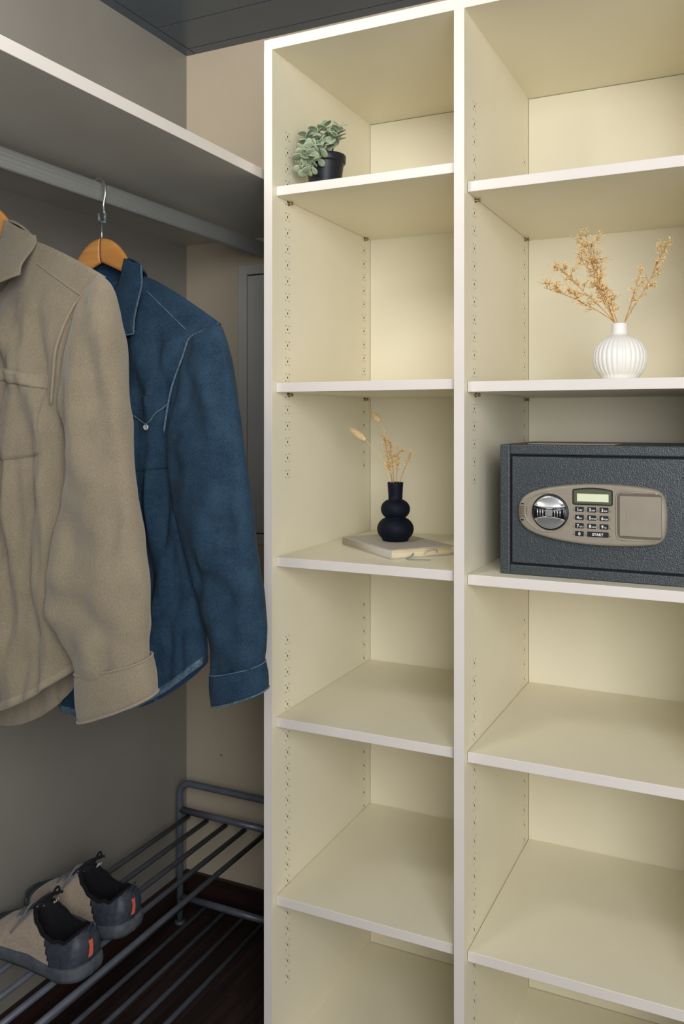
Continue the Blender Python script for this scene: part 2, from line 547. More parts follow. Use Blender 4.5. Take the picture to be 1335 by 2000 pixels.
RX, RZ = -275.0, 440.0
rod = thing('clothes_rod', (RX, 0, RZ), 'satin grey ribbed clothes rod fixed under the wall shelf', 'rod')
prof = []
n = 40
for k in range(n):
    a = 2 * math.pi * k / n
    cx_, cz_ = math.cos(a), math.sin(a)
    x = 9.5 * math.copysign(abs(cx_) ** 0.55, cx_)
    z = 18.5 * math.copysign(abs(cz_) ** 0.75, cz_)
    if k % 2: x *= 0.94
    prof.append((x, z))
mb = MB()
mb.rings([[(RX + x, y, RZ + z) for x, z in prof] for y in (-1480, BY - 4)], smooth=False)
mb.build('tube', 'rod', rod, recalc=True)
mb = MB(); mb.box(RX - 16, RX + 16, BY - 5, BY, RZ - 26, RZ + 26); mb.build('end_socket', 'rod', rod, bevel=3)
for y in (-900,):
    mb = MB(); mb.box(RX - 6, RX + 6, y - 10, y + 10, RZ + 15, ZS); mb.build('bracket', 'rod', rod, bevel=1)

# ------------------------------------------------------------------ hangers
def hanger(cx, cy, ztop, label, rot=0):
    t = thing('clothes_hanger', (cx, cy, ztop), label, 'hanger', 'wooden hangers on the rod')
    # two wooden arms meeting in a mitre at the crown
    for sgn in (-1, 1):
        mb = MB()
        top = [(0, 0), (18, -3), (36, -13), (52, -29), (66, -48), (104, -92), (150, -124), (190, -152)]
        bot = [(0, -46), (18, -54), (36, -62), (52, -70), (66, -80), (100, -112), (145, -142), (186, -166)]
        T, Bm = spline([(a, 0, c) for a, c in top], 3), spline([(a, 0, c) for a, c in bot], 3)
        rings = []
        for p, q in zip(T, Bm):
            ring = []
            for k in range(14):
                a = 2 * math.pi * k / 14
                m_ = (p + q) / 2; h = (p - q) / 2
                yy = 7.0 * math.copysign(abs(math.cos(a)) ** 0.6, math.cos(a))
                zz = math.copysign(abs(math.sin(a)) ** 0.7, math.sin(a))
                ring.append((cx + sgn * (m_.x + h.x * zz), cy + yy, ztop + m_.z + h.z * zz))
            rings.append(ring)
        mb.rings(rings)
        mb.build('arm', 'hanger_wood', t, recalc=True)
    mb = MB(); mb.tube([(cx, cy, ztop - 14), (cx, cy, ztop + 33)], 1.5, 8); mb.build('shank', 'wire', t)
    # plastic swivel clip and hook round the rod
    mb = MB()
    mb.tube([(cx - 7, cy, ztop + 31), (cx + 4, cy, ztop + 31), (cx + 9, cy, ztop + 31)], 2.4, 8)
    mb.tube([(cx - 6, cy, ztop + 33), (cx - 8, cy, ztop + 48)], 2.6, 8)
    mb.tube([(cx + 7, cy, ztop + 33), (cx + 8, cy, ztop + 48)], 2.6, 8)
    mb.build('swivel_clip', 'hook_plastic', t)
    pts = [(cx + 6, cy, ztop + 46), (RX + 13, cy, RZ - 26), (RX + 17.5, cy, RZ - 6), (RX + 16, cy, RZ + 10), (RX + 8, cy, RZ + 22), (RX - 1, cy, RZ + 24.5), (RX - 10, cy, RZ + 20), (RX - 14, cy, RZ + 10)]
    mb = MB(); mb.tube(spline(pts, 5), 2.7, 8); mb.build('hook', 'wire', t)
    return t

# ------------------------------------------------------------------ shirts
def wav(x, z, seed, amp, kx=0.035, kz=0.006):
    return amp * (noise.noise(Vector((x * kx + seed, z * kz, seed * 1.7))) + 0.5 * noise.noise(Vector((x * kx * 2.1 + seed, z * kz * 2.5, 5.0 + seed))))

def shirt(P):
    cx, cy = P['c']
    t = thing(P['name'], (cx, cy, P['neck_z']), P['label'], 'shirt', 'shirts hanging on the rod')
    fab, trim, inner = P['fab'], P['trim'], P['inner']
    HW = P['half']
    def hwz(z): return interp(P['width'], z)
    HT = P['width'][-1][1]
    def ztop(x, back=False):
        ax = abs(x)
        if ax < P['neck_w']:
            q = ax / P['neck_w']
            if back: return P['neck_z'] - 6 + 6 * q
            return lerp(P['front_drop'], P['neck_z'], q ** 1.3)
        return lerp(P['neck_z'], P['sh_z'], ((ax - P['neck_w']) / (P['sh_x'] - P['neck_w'])) ** 1.15)
    def zhem(x, back=False):
        q = min(1, abs(x) / HW)
        return lerp(P['hem_c'] - (P['hem_back'] if back else 0), P['hem_s'], q ** P['hem_pow'])
    def front(x, z):   # y of the front cloth
        u = min(1.0, abs(x) / hwz(z))
        d = max(0.0, ztop(x) - z)
        keep = 0.5 * smooth(-60, 40, z)
        th = P['T'] * smooth(-10, 150, d) * ((1 - keep) * (1 - u ** 3.2) ** 0.55 + keep)
        base = 6 + th if abs(x) < P['neck_w'] else 2 + th
        fo = wav(x, z, P['seed'], P['fold'] * smooth(20, 220, d) * (1 - 0.8 * u ** 6))
        for (fx, fz, dx, dz, w_, am) in P['creases']:
            tt = ((x - fx) * dx + (z - fz) * dz) / (dx * dx + dz * dz)
            tt = max(0, min(1, tt))
            dist = math.hypot(x - fx - dx * tt, z - fz - dz * tt)
            fo += 1.8 * am * smooth(8, 90, d) * math.exp(-(dist / w_) ** 2) * math.sin(math.pi * min(1, 0.15 + 0.85 * tt)) 
        return cy - base - fo
    def back(x, z):
        u = min(1.0, abs(x) / hwz(z))
        d = max(0.0, ztop(x, True) - z)
        return cy + 2 + (P['T'] * 0.6) * smooth(-10, 150, d) * (1 - u ** 3.2) ** 0.55 + abs(wav(x, z, P['seed'] + 9, P['fold'] * 0.6 * (1 - u ** 4) * smooth(20, 220, d)))
    NU, NV = 84, 84
    def ff(i, j):
        u = i * 2 - 1
        z = lerp(ztop(u * HT), zhem(u * HW), j)
        x = u * hwz(z)
        return (cx + x, front(x, z), z)
    def fb(i, j):
        u = i * 2 - 1
        z = lerp(ztop(u * HT, True), zhem(u * HW, True), j)
        x = u * hwz(z)
        return (cx + x, back(x, z), z)
    mb = MB()
    mb.grid(ff, NU, NV, 0, flip=True)
    mb.build('front_panel', [fab, inner], t, solid=2.2, solid_off=-1, mat_off=1)
    mb = MB()
    mb.grid(fb, NU // 2, NV // 2, 0)
    mb.build('back_panel', [fab, P.get('back_inner', inner)], t, solid=2.2, solid_off=-1, mat_off=1)
    # hems
    for nm, fn, zf, bk in (('front_hem', front, zhem, False), ('back_hem', back, zhem, True)):
        def fh(i, j, fn=fn, bk=bk):
            x = (i * 2 - 1) * (HW - 2)
            z = zhem(x, bk) + 13 - j * 14
            off = 2.2 if not bk else -2.2
            off *= math.sin(math.pi * (0.1 + 0.8 * j))
            return (cx + x, fn(x, z) - off, z)
        mb = MB(); mb.grid(fh, NU, 4, 0, flip=not bk); mb.build(nm, [trim], t, solid=2.5)
    # placket
    def fp(i, j):
        x = -17 + i * 34
        z = lerp(P['front_drop'] - 4, P['hem_c'] + 4, j)
        return (cx + x, front(x, z) - 2.5, z)
    mb = MB(); mb.grid(fp, 6, 60, flip=True); mb.build('placket', [fab], t, solid=2.0)
    # sleeves: rings between an inner and an outer edge
    for side in (1, -1):
        st = P['sleeve']
        def mapx(x):
            lx = x - cx
            if side == 1: return x
            return cx - (lx if lx < 150 else 150 + (lx - 150) * P['left_squeeze'])
        I = spline([(mapx(a[0]), 0, a[1]) for a, _, _, _ in st], 6)
        O = spline([(mapx(b_[0]), 0, b_[1]) for _, b_, _, _ in st], 6)
        Dp = spline([(d_, y_, 0) for _, _, d_, y_ in st], 6)
        nseg = 40
        rings = []
        for q, (a, b_, dp) in enumerate(zip(I, O, Dp)):
            ring = []
            c_ = (a + b_) / 2; h = (b_ - a) / 2
            for k in range(nseg):
                an = 2 * math.pi * k / nseg
                ca, sa = math.cos(an), math.sin(an)
                ca = math.copysign(abs(ca) ** 0.8, ca); sa = math.copysign(abs(sa) ** 0.85, sa)
                px, pz = c_.x + h.x * ca, c_.z + h.z * ca
                py = cy + dp.y - dp.x * sa
                edge = min(1.0, q / 8.0)
                w_ = wav(px * 1.0, pz, P['seed'] + 3 + side, P['sfold'] * edge, 0.03, 0.012) * abs(sa)
                w_ += P['sfold'] * 0.45 * edge * math.sin(pz * 0.05 + px * 0.035 + 3 * noise.noise(Vector((px * .012, pz * .012, 3)))) * abs(sa) * (0.25 + 0.75 * smooth(-120, -320, pz))
                w_ += P['sfold'] * 0.8 * edge * noise.noise(Vector(((px + pz * 0.25) * 0.028, pz * 0.004, P['seed'] + 7))) * abs(sa)
                ring.append((px, py - w_ * (1 if sa > 0 else -1), pz))
            rings.append(ring)
        mb = MB()
        mb.rings(rings, 0, True, (True, False))
        mb.build('sleeve', [fab, inner], t, recalc=True, solid=2.0, mat_off=1)
        # cuff
        (ia, oa, d0, y0), (ib, ob, d1, y1) = P['cuff']
        rings = []
        for j in range(9):
            q = j / 8
            gr = 3.0 * math.sin(math.pi * q) + 2.0
            a = Vector((mapx(lerp(ia[0], ib[0], q)), 0, lerp(ia[1], ib[1], q))); b_ = Vector((mapx(lerp(oa[0], ob[0], q)), 0, lerp(oa[1], ob[1], q)))
            c_ = (a + b_) / 2; h = (b_ - a) / 2
            L = h.length
            h = h * ((L + gr * 0.5) / L)
            ring = []
            for k in range(nseg):
                an = 2 * math.pi * k / nseg
                ca, sa = math.cos(an), math.sin(an)
                ca = math.copysign(abs(ca) ** 0.8, ca); sa = math.copysign(abs(sa) ** 0.85, sa)
                ring.append((c_.x + h.x * ca, cy + lerp(y0, y1, q) - (lerp(d0, d1, q) + gr) * sa, c_.z + h.z * ca - 4 * sa * P.get('cuff_curve', 1)))
            rings.append(ring)
        mb = MB(); mb.rings(rings, 0, True, (False, False))
        mb.build('cuff', [P['cuff_mat'], inner], t, recalc=True, solid=2.6, mat_off=1)
        # stitched ridge where the cuff meets the sleeve
        mb = MB(); mb.tube([Vector(p) for p in rings[0]] + [Vector(rings[0][0])], P['seam_r'], 6); mb.build('cuff_seam', [trim], t)
        mb = MB(); mb.tube([Vector(p) for p in rings[-1]] + [Vector(rings[-1][0])], P['seam_r'] + 0.6, 6); mb.build('cuff_hem', [trim], t)
    # shoulder and armhole seams, right and left
    for side in (1, -1):
        pts = []
        for x, z in P['arm_seam']:
            lx = (x - cx)
            yy = min(front(lx, z), cy - P['seam_out'](z))
            pts.append((cx + side * lx, yy - 1.0, z))
        mb = MB(); mb.tube(spline(pts, 6), P['seam_r'] + 0.8, 6); mb.build('armhole_seam', [trim], t)
        pts = []
        for q in range(14):
            lx, z = lerp(P['yoke'][0][0], P['yoke'][1][0], q / 13) - cx, lerp(P['yoke'][0][1], P['yoke'][1][1], q / 13)
            pts.append((cx + side * lx, front(lx, z) - 0.6, z))
        mb = MB(); mb.tube(pts, P['seam_r'], 6); mb.build('yoke_seam', [trim], t)
    # collar: two fold-over wings and the band behind the neck
    A, B_, C_, D_ = P['collar']
    for side in (1, -1):
        def fc(i, j):
            a = Vector((A[0], 0, A[1])); b2 = Vector((B_[0], 0, B_[1])); c2 = Vector((C_[0], 0, C_[1])); d2 = Vector((D_[0], 0, D_[1]))
            p = a.lerp(b2, i).lerp(d2.lerp(c2, i), j)
            bow = P.get('collar_bow', 0.0)
            p.x += bow * math.sin(math.pi * j) * i
            lx = p.x - cx
            y = lerp(cy - 4, cy - P['collar_y'], smooth(0, 1, j)) - 9 * math.sin(math.pi * min(1, i * 0.85 + 0.08))
            y = min(y, front(lx, min(p.z, ztop(lx) - 4)) - 5)
            return (cx + side * lx, y, p.z)
        mb = MB(); mb.grid(fc, 14, 18, 0, flip=(side > 0)); mb.build('collar_wing', [P['collar_mat'], inner], t, solid=3.2, solid_off=0)
        edge = [Vector(fc(1, j / 14)) for j in range(15)] + [Vector(fc(1 - k / 10, 1)) for k in range(1, 11)]
        mb = MB(); mb.tube(edge, P['seam_r'] + 0.9, 6); mb.build('collar_edge', [trim], t)
    def fbk(i, j):
        an = math.pi * i
        x0 = (A[0] - cx) * math.cos(an); x1_ = (B_[0] - cx) * math.cos(an)
        y0_ = cy - 4 + 42 * math.sin(an); y1_ = cy - 6 + 56 * math.sin(an)
        z0_ = A[1] + 6 * math.sin(an); z1_ = B_[1] - 8 - 22 * math.sin(an)
        q = j
        return (cx + lerp(x0, x1_, q), lerp(y0_, y1_, q) , lerp(z0_, z1_, q) + 6 * math.sin(math.pi * q))
    mb = MB(); mb.grid(fbk, 24, 8); mb.build('collar_back', [P['collar_mat'], inner], t, solid=3, solid_off=0, recalc=True)
    def fst(i, j):
        an = math.pi * i
        return (cx + (A[0] - cx - 2) * math.cos(an), cy - 2 + 40 * math.sin(an), A[1] - 2 + 4 * math.sin(an) - j * 46)
    mb = MB(); mb.grid(fst, 24, 4); mb.build('collar_stand', [inner], t, solid=2, solid_off=0)
    # chest pockets
    for side in (1, -1):
        P['pocket'](t, cx, front, side)
    if 'side_tag' in P:
        x, z = P['side_tag']
        y = front(x - cx, z)
        mb = MB(); mb.box(x - 7, x + 8, y - 6.5, y - 5, z - 5, z + 5); tg = mb.build('side_tag', ['shoe_black'], t)
        mb = MB(); mb.box(x - 4, x + 6, y - 7, y - 6.4, z - 0.5, z + 0.8); mb.build('tag_stitch', ['print_white'], t)
    return t

def surf_patch(name, mats, t, cx, front, poly_top, poly_bot, side, off, n=22, m=18, solid=2.2, ridge=0.0):
    """cloth patch lying on the shirt front between two polylines (absolute x, z)"""
    T = spline([(a, 0, b_) for a, b_ in poly_top], 8); Bm = spline([(a, 0, b_) for a, b_ in poly_bot], 8)
    def pick(L, i):
        q = i * (len(L) - 1); k = min(int(q), len(L) - 2)
        return L[k].lerp(L[k + 1], q - k)
    def fn(i, j):
        p = pick(T, i).lerp(pick(Bm, i), j)
        lx = p.x - cx
        e = min(i, 1 - i, j, 1 - j)
        return (cx + side * lx, front(lx, p.z) - off - ridge * smooth(0, 0.12, e), p.z)
    mb = MB(); mb.grid(fn, n, m, 0, flip=(side > 0))
    return mb.build(name, mats, t, solid=solid)

def beige_pocket(t, cx, front, side):
    surf_patch('pocket', ['fleece'], t, cx, front, [(-232, 70), (-160, 61), (-93, 50)], [(-232, -46), (-173, -59), (-97, -48)], side, 1.5, ridge=2.2)
    surf_patch('pocket_band', ['fleece_dark'], t, cx, front, [(-232, 90), (-160, 80), (-91, 69)], [(-232, 68), (-160, 59), (-92, 48)], side, 2.5, m=6, ridge=2.6)

def denim_pocket(t, cx, front, side):
    surf_patch('pocket', ['denim'], t, cx, front, [(-205, 24), (-150, 20), (-92, 24)], [(-205, -84), (-150, -90), (-94, -84)], side, 1.2, ridge=1.6)
    surf_patch('pocket_flap', ['denim'], t, cx, front, [(-212, 46), (-150, 48), (-88, 45)], [(-212, 20), (-176, 24), (-128, -4), (-104, 18), (-88, 36)], side, 3.5, ridge=2.0)
    pts = []
    for x, z in spline([(-212, 20, 0), (-176, 24, 0), (-128, -4, 0), (-104, 18, 0), (-88, 36, 0)], 6) and [(p.x, p.y) for p in spline([(-212, 20, 0), (-176, 24, 0), (-128, -4, 0), (-104, 18, 0), (-88, 36, 0)], 6)]:
        lx = x - cx
        pts.append((cx + side * lx, front(lx, z) - 6, z))
    mb = MB(); mb.tube(pts, 1.4, 6); mb.build('flap_edge', ['denim_faded'], t)
    lx = -128 - cx
    yb = front(lx, -10)
    mb = MB(); mb.lathe([(0.1, 0), (5.6, 0), (5.6, 1.6), (4.6, 2.6), (3.6, 1.8), (0.1, 1.6)], (0, 0, 0), 20)
    mb.v = [(cx + side * lx + p[0], yb - 3 - p[2], -10 + p[1]) for p in mb.v]
    mb.build('snap_button', ['snap'], t, recalc=True)

BC = (-268.0, -436.0)
beige = dict(name='overshirt', label='khaki brushed overshirt hanging nearest, in front of the denim shirt', c=BC, fab='fleece', trim='fleece_dark', inner='lining', back_inner='fleece_dark',
    half=214, neck_w=118, neck_z=280, sh_x=254, sh_z=216, front_drop=170, hem_c=-458, hem_s=-366, hem_back=42, hem_pow=1.9, T=46, fold=24, seed=2.3, sfold=13, left_squeeze=0.45,
    width=[(-460, 214), (-100, 206), (26, 196), (65, 199), (110, 204), (158, 211), (184, 223), (216, 254)],
    creases=[(28, 215, 70, -190, 17, -9), (60, 200, 84, -160, 15, 8), (100, 190, 46, -110, 14, -8), (60, 50, 6, -180, 13, -10), (182, 60, -18, -380, 24, 10), (120, 160, 50, -200, 16, 7), (95, 20, 10, -260, 16, 7), (150, 150, 30, -160, 12, -8)],
    sleeve=[((-47, 186), (-14, 217), 7, -8), ((-58, 160), (4, 202), 20, -12), ((-65, 110), (17, 174), 28, -16), ((-70, 65), (30, 115), 32, -20), ((-72, 26), (40, 58), 33, -24), ((-56, -14), (52, -10), 33, -28), ((-50, -60), (60, -66), 33, -30),
            ((-60, -120), (70, -122), 33, -32), ((-74, -172), (80, -174), 34, -33), ((-86, -228), (91, -230), 35, -34), ((-82, -276), (92, -276), 35, -34), ((-60, -310), (89, -310), 32, -33), ((-38, -356), (90, -330), 28, -32), ((-31, -392), (92, -352), 26, -32)],
    cuff=[((-35, -364), (92, -331), 28, -32), ((-29, -433), (101, -381), 29, -32)], cuff_mat='fleece', cuff_curve=1.6,
    seam_r=1.5, arm_seam=[(-14, 217), (-47, 185), (-59, 158), (-65, 110), (-69, 65), (-73, 26)], seam_out=lambda z: 10 + 38 * smooth(217, 90, z),
    yoke=[(-138, 243), (-49, 188)], collar=[(-206, 318), (-147, 288), (-130, 221), (-236, 190)], collar_y=52, collar_mat='fleece', pocket=beige_pocket)
DC = (-268.0, -160.0)
denim = dict(name='denim_shirt', label='faded indigo denim shirt with snap pocket hanging behind the khaki overshirt', c=DC, fab='denim', trim='denim_faded', inner='denim_in',
    half=246, neck_w=112, neck_z=268, sh_x=276, sh_z=172, front_drop=130, hem_c=-552, hem_s=-428, hem_back=6, hem_pow=1.7, T=34, fold=18, seed=6.1, sfold=14, left_squeeze=0.4,
    width=[(-550, 250), (-400, 246), (-200, 222), (-20, 184), (40, 192), (75, 202), (113, 210), (140, 226), (155, 250), (172, 276)],
    creases=[(150, 160, 30, -180, 14, -7), (110, 150, 60, -170, 14, 6), (150, -60, -14, -220, 16, 8), (110, -120, 40, -200, 14, -7), (166, -20, -6, -240, 14, -9), (180, 150, -40, -150, 12, 6)],
    sleeve=[((-30, 159), (8, 174), 7, -6), ((-52, 146), (19, 156), 16, -9), ((-58, 112), (32, 118), 25, -12), ((-66, 75), (42, 76), 29, -14), ((-76, 40), (50, 42), 31, -16), ((-88, -26), (62, -28), 32, -18), ((-83, -118), (78, -118), 32, -20),
            ((-60, -200), (90, -212), 32, -21), ((-38, -268), (100, -272), 31, -22), ((-14, -335), (111, -338), 29, -22), ((0, -385), (112, -376), 26, -22), ((3, -432), (107, -404), 22, -22), ((5, -460), (107, -424), 20, -22)],
    cuff=[((2, -438), (108, -408), 23, -22), ((7, -492), (114, -452), 24, -22)], cuff_mat='denim', cuff_curve=1.2,
    seam_r=1.1, arm_seam=[(8, 172), (-30, 159), (-52, 147), (-58, 113), (-66, 75), (-76, 40), (-88, -20)], seam_out=lambda z: 8 + 30 * smooth(172, 60, z),
    yoke=[(-150, 240), (-60, 165)], collar=[(-198, 304), (-160, 288), (-149, 158), (-240, 150)], collar_y=44, collar_bow=0, side_tag=(-4, -388), collar_mat='denim', pocket=denim_pocket)
hanger(BC[0], BC[1] + 4, 352, 'honey beech hanger holding the khaki overshirt')
hanger(DC[0] + 2, DC[1] + 4, 350, 'honey beech hanger holding the denim shirt')
shirt(beige)
shirt(denim)

# ------------------------------------------------------------------ shoe rack
RY, RF = 415.0, -560.0
rack = thing('shoe_rack', (-363, 0, FLOOR), 'blue-grey two-tier tubular metal shoe rack along the left wall', 'shoe rack')
PX0, PX1 = -504.0, -220.0
for y, sgn in ((RY, 1), (RF, -1)):
    pts = [(PX0, y, FLOOR + 6), (PX0, y, -1100)]
    rr = 34.0
    for k in range(9):
        a = math.pi - k / 8 * math.pi / 2
        pts.append((PX0 + rr + rr * math.cos(a), y, -946 - rr + rr * math.sin(a)))
    for k in range(9):
        a = math.pi / 2 - k / 8 * math.pi / 2
        pts.append((PX1 - rr + rr * math.cos(a), y, -946 - rr + rr * math.sin(a)))
    pts += [(PX1, y, -1100), (PX1, y, FLOOR + 6)]
    mb = MB(); mb.tube(pts, 9.0, 16); mb.build('end_frame', 'rack', rack)
    for z in (-1019, -1247):
        mb = MB(); mb.tube([(PX0 + 4, y, z), (PX1 - 4, y, z)], 8.6, 14); mb.build('crossbar', 'rack', rack)
    for x in (PX0, PX1):
        mb = MB(); mb.lathe([(12, 0), (14, 2), (13, 7), (9.5, 9)], (x, y, FLOOR), 18); mb.build('foot', 'rack', rack)
mb = MB(); mb.tube([(0, RY + 1 - RY, 0), (0, RF - RY, 0)], 6.0, 10)
rail0 = mb.build('rail', 'rack', rack, loc=(0, 0, 0)); rail_mesh = rail0.data; bpy.data.objects.remove(rail0)
RAILX = [-476.5 + 57.4 * k for k in range(5)]
RAILZ = (-1032.0, -1254.0)
for z in RAILZ:
    for x in RAILX:
        share(rail_mesh, 'rail', rack, Matrix.Translation(Vector((x + 363, RY, z - FLOOR)) * S))

# ------------------------------------------------------------------ shoes
def shoe(hx, hy, ang, mirror, label):
    Z0 = RAILZ[0] + 6.2
    t = thing('trainer', (hx, hy, Z0), label, 'shoe', 'pair of trainers on the rack')
    ca, sa = math.cos(ang), math.sin(ang)
    def W(x, y, z):       # x heel to toe, y across, z up
        y = y * mirror
        x = x * 0.896
        return (hx + x * ca - y * sa, hy + x * sa + y * ca, Z0 + z)
    L = 288.0
    def outline(x):       # half width and centre offset of the last
        xx = max(0.0, min(1.0, x / L))
        w = interp([(0, 0), (0.006, 20), (0.02, 30), (0.05, 37), (0.10, 40), (0.16, 40), (0.28, 38), (0.45, 37), (0.62, 43), (0.74, 47), (0.86, 43), (0.94, 32), (0.98, 18), (1, 0)], xx)
        c = interp([(0, 0), (0.4, 1.5), (0.7, -3), (1.0, -7)], xx)
        return w, c
    # sole: flared, curling up at heel and toe
    N = 60
    xsn = [L * 0.5 * (1 - math.cos(math.pi * k / N)) for k in range(N + 1)]
    def sole_z(x):
        q = x / L
        bot = 9 * smooth(0.16, 0.0, q) + 17 * smooth(0.72, 1.0, q)
        top = interp([(0, 36), (0.1, 31), (0.25, 25), (0.45, 29), (0.6, 27), (0.8, 26), (1, 38)], q)
        return bot, top
    rings = []
    for x in xsn:
        w, c = outline(x)
        bt, tp = sole_z(x)
        ex = -10 * smooth(0.12, 0, x / L) + 4 * smooth(0.9, 1, x / L)
        w += 5.0
        if x in (xsn[0], xsn[-1]): w = 3
        md = (bt + tp) / 2
        prof_ = [(-w * 0.9, bt), (-w * 1.02, lerp(bt, tp, 0.35)), (-w * 1.0, lerp(bt, tp, 0.75)), (-w * 0.93, tp), (0, tp - 2), (w * 0.93, tp), (w * 1.0, lerp(bt, tp, 0.75)), (w * 1.02, lerp(bt, tp, 0.35)), (w * 0.9, bt), (0, bt)]
        rings.append([W(x + ex * (1 - 0.25 * abs(zq - md) / md), c + yq, zq) for yq, zq in prof_])
    mb = MB(); mb.rings(rings); mb.build('sole', 'sole', t, recalc=True, bevel=0)
    # upper
    def height(x):
        return interp([(0, 70), (18, 84), (45, 104), (75, 112), (100, 118), (124, 112), (150, 96), (190, 75), (230, 58), (262, 46), (288, 34)], x)
    def phi0(x):   # opening edge angle, pi/2 is closed
        if x > 136 or x < 9: return math.pi / 2
        a = interp([(9, 1.50), (16, 1.05), (32, 0.70), (60, 0.55), (90, 0.58), (112, 0.78), (126, 1.08), (136, 1.5)], x)
        return a
    upr, hl, toe = MB(), MB(), MB()
    st = [L * (1 - math.cos(math.pi * k / 76)) / 2 for k in range(77)]
    for side in (-1, 1):
        NPH = 16
        def pt(x, ph):
            w, c = outline(x)
            bt, tp = sole_z(x)
            zb = tp - 5
            h = height(x) - zb + (12 * smooth(30, 0, x))
            y = w * abs(math.cos(ph)) ** 0.62
            z = zb + h * abs(math.sin(ph)) ** 0.95
            lean = -7 * smooth(40, 0, x) * math.sin(min(ph, 1.2) * 2.2) + 6 * smooth(0.3, 1.5, ph) * smooth(40, 0, x)
            return W(x + lean, c + side * y, z)
        for a, b_ in zip(st, st[1:]):
            pa, pb = phi0(a), phi0(b_)
            for j in range(NPH):
                q0, q1 = j / NPH, (j + 1) / NPH
                quad = [pt(a, pa * q0), pt(b_, pb * q0), pt(b_, pb * q1), pt(a, pa * q1)]
                xm = (a + b_) / 2
                zl = 100 * math.sin((pa + pb) / 2 * (q0 + q1) / 2)
                dark = xm < 62 + zl * 0.42
                (hl if dark else toe if xm > 252 else upr).add(quad, [(0, 1, 2, 3) if side * mirror < 0 else (3, 2, 1, 0)], 0, True)
    upr.build('upper', ['suede', 'shoe_black'], t, merge=0.05, recalc=True, solid=3.5, solid_off=-1, mat_off=1).modifiers['thickness'].material_offset_rim = 1
    hl.build('heel_counter', ['shoe_dark', 'shoe_black'], t, merge=0.05, recalc=True, solid=4.5, solid_off=0.1, mat_off=1).modifiers['thickness'].material_offset_rim = 1
    toe.build('toe_cap', ['shoe_dark', 'shoe_black'], t, merge=0.05, recalc=True, solid=4.0, solid_off=0.1, mat_off=1)
    # dark footbed inside
    mb = MB()
    mb.rings([[W(x, outline(x)[1] + y_ * outline(x)[0] * 0.92, sole_z(x)[1] + 3) for y_ in (-1, -0.5, 0, 0.5, 1)] for x in st[6:-20]], 0, False, (False, False))
    mb.build('insole', 'shoe_black', t)
    # padded collar round the opening
    left, right = [], []
    for x in [12 + 3 * k for k in range(41)]:
        w, c = outline(x)
        tp = sole_z(x)[1] - 5
        h = height(x) - tp + 12 * smooth(30, 0, x)
        ph = phi0(x)
        y = w * abs(math.cos(ph)) ** 0.62; z = tp + h * abs(math.sin(ph)) ** 0.95
        left.append(W(x, c - y, z)); right.append(W(x, c + y, z))
    mb = MB(); mb.tube(left + list(reversed(right)) + [left[0]], 3.6, 8); mb.build('collar_padding', 'shoe_black', t)
    # tongue
    def ft(i, j):
        x = lerp(168, 98, j)
        y = (i - 0.5) * lerp(30, 46, j)
        return W(x, outline(x)[1] + y, height(x) + lerp(1, 13, j) - 22 * (i - 0.5) ** 2)
    mb = MB(); mb.grid(ft, 8, 12); mb.build('tongue', ['shoe_black'], t, solid=5, solid_off=0)
    mb = MB()
    for k, yy in ((0, -5), (1, 0), (2, 5)):
        mb.tube([W(94, yy, 118 - k), W(91, yy + 1.5, 124 - k)], 0.6, 6)
    mb.tube([W(94, -6, 117), W(93, 6, 118)], 0.6, 6)
    mb.build('tongue_print', 'print_white', t)
    pts = [W(96 - 6 * math.sin(a) , 9 * math.cos(a), 128 + 18 * math.sin(a)) for a in [math.pi * k / 12 for k in range(13)]]
    mb = MB(); mb.tube(pts, 2.2, 8); mb.build('tongue_loop', 'shoe_black', t)
    # laces
    for k in range(5):
        x = 132 + k * 15
        hgt = height(x)
        c = outline(x)[1]
        pts = []
        for q in range(11):
            yy = -20 + 4 * q
            pts.append(W(x + (4 if k % 2 else -4) * (q / 10 - 0.5), c + yy, hgt + 5 - 0.020 * yy * yy))
        mb = MB(); mb.tube(pts, 2.7, 7, flat=0.7); mb.build('lace', 'lace', t)
    for sg in (-1, 1):
        pts = spline([W(132, 2 * sg, height(132) + 7), W(138, 22 * sg, height(138) + 12), W(154, 38 * sg, 84), W(160, 24 * sg, 82), W(140, 8 * sg, height(140) + 8)], 6)
        mb = MB(); mb.tube(pts, 2.1, 7); mb.build('lace', 'lace', t)
        pts = spline([W(134, 3 * sg, height(134) + 8), W(146, 26 * sg, 92), W(160, 40 * sg, 76), W(172, 47 * sg, 62)], 6)
        mb = MB(); mb.tube(pts, 1.9, 7); mb.build('lace', 'lace', t)
    # heel pull loop and orange tab
    pts = spline([W(6, 0, 80), W(-2, 0, 94), W(-14, 0, 106), W(-18, 0, 100), W(-9, 0, 86), W(-5, 0, 74)], 5)
    mb = MB(); mb.tube(pts, 2.0, 8); mb.build('pull_loop', 'shoe_dark', t)
    def fo(i, j):
        z = lerp(72, 42, j)
        ph = 0
        return W(-6.0 - 2.0 * math.sin(math.pi * j) + 2.2 * (abs(i - 0.5) * 2) ** 2, (i - 0.5) * 11, z)
    mb = MB(); mb.grid(fo, 6, 10); mb.build('heel_tab', ['orange'], t, solid=2.5, solid_off=0)
    return t

shoe(-250, -210, math.pi - 0.06, 1, 'tan and charcoal trainer nearest the camera, toe out of frame')
shoe(-268, -68, math.pi + 0.0, -1, 'tan and charcoal trainer further back, beside the left wall')

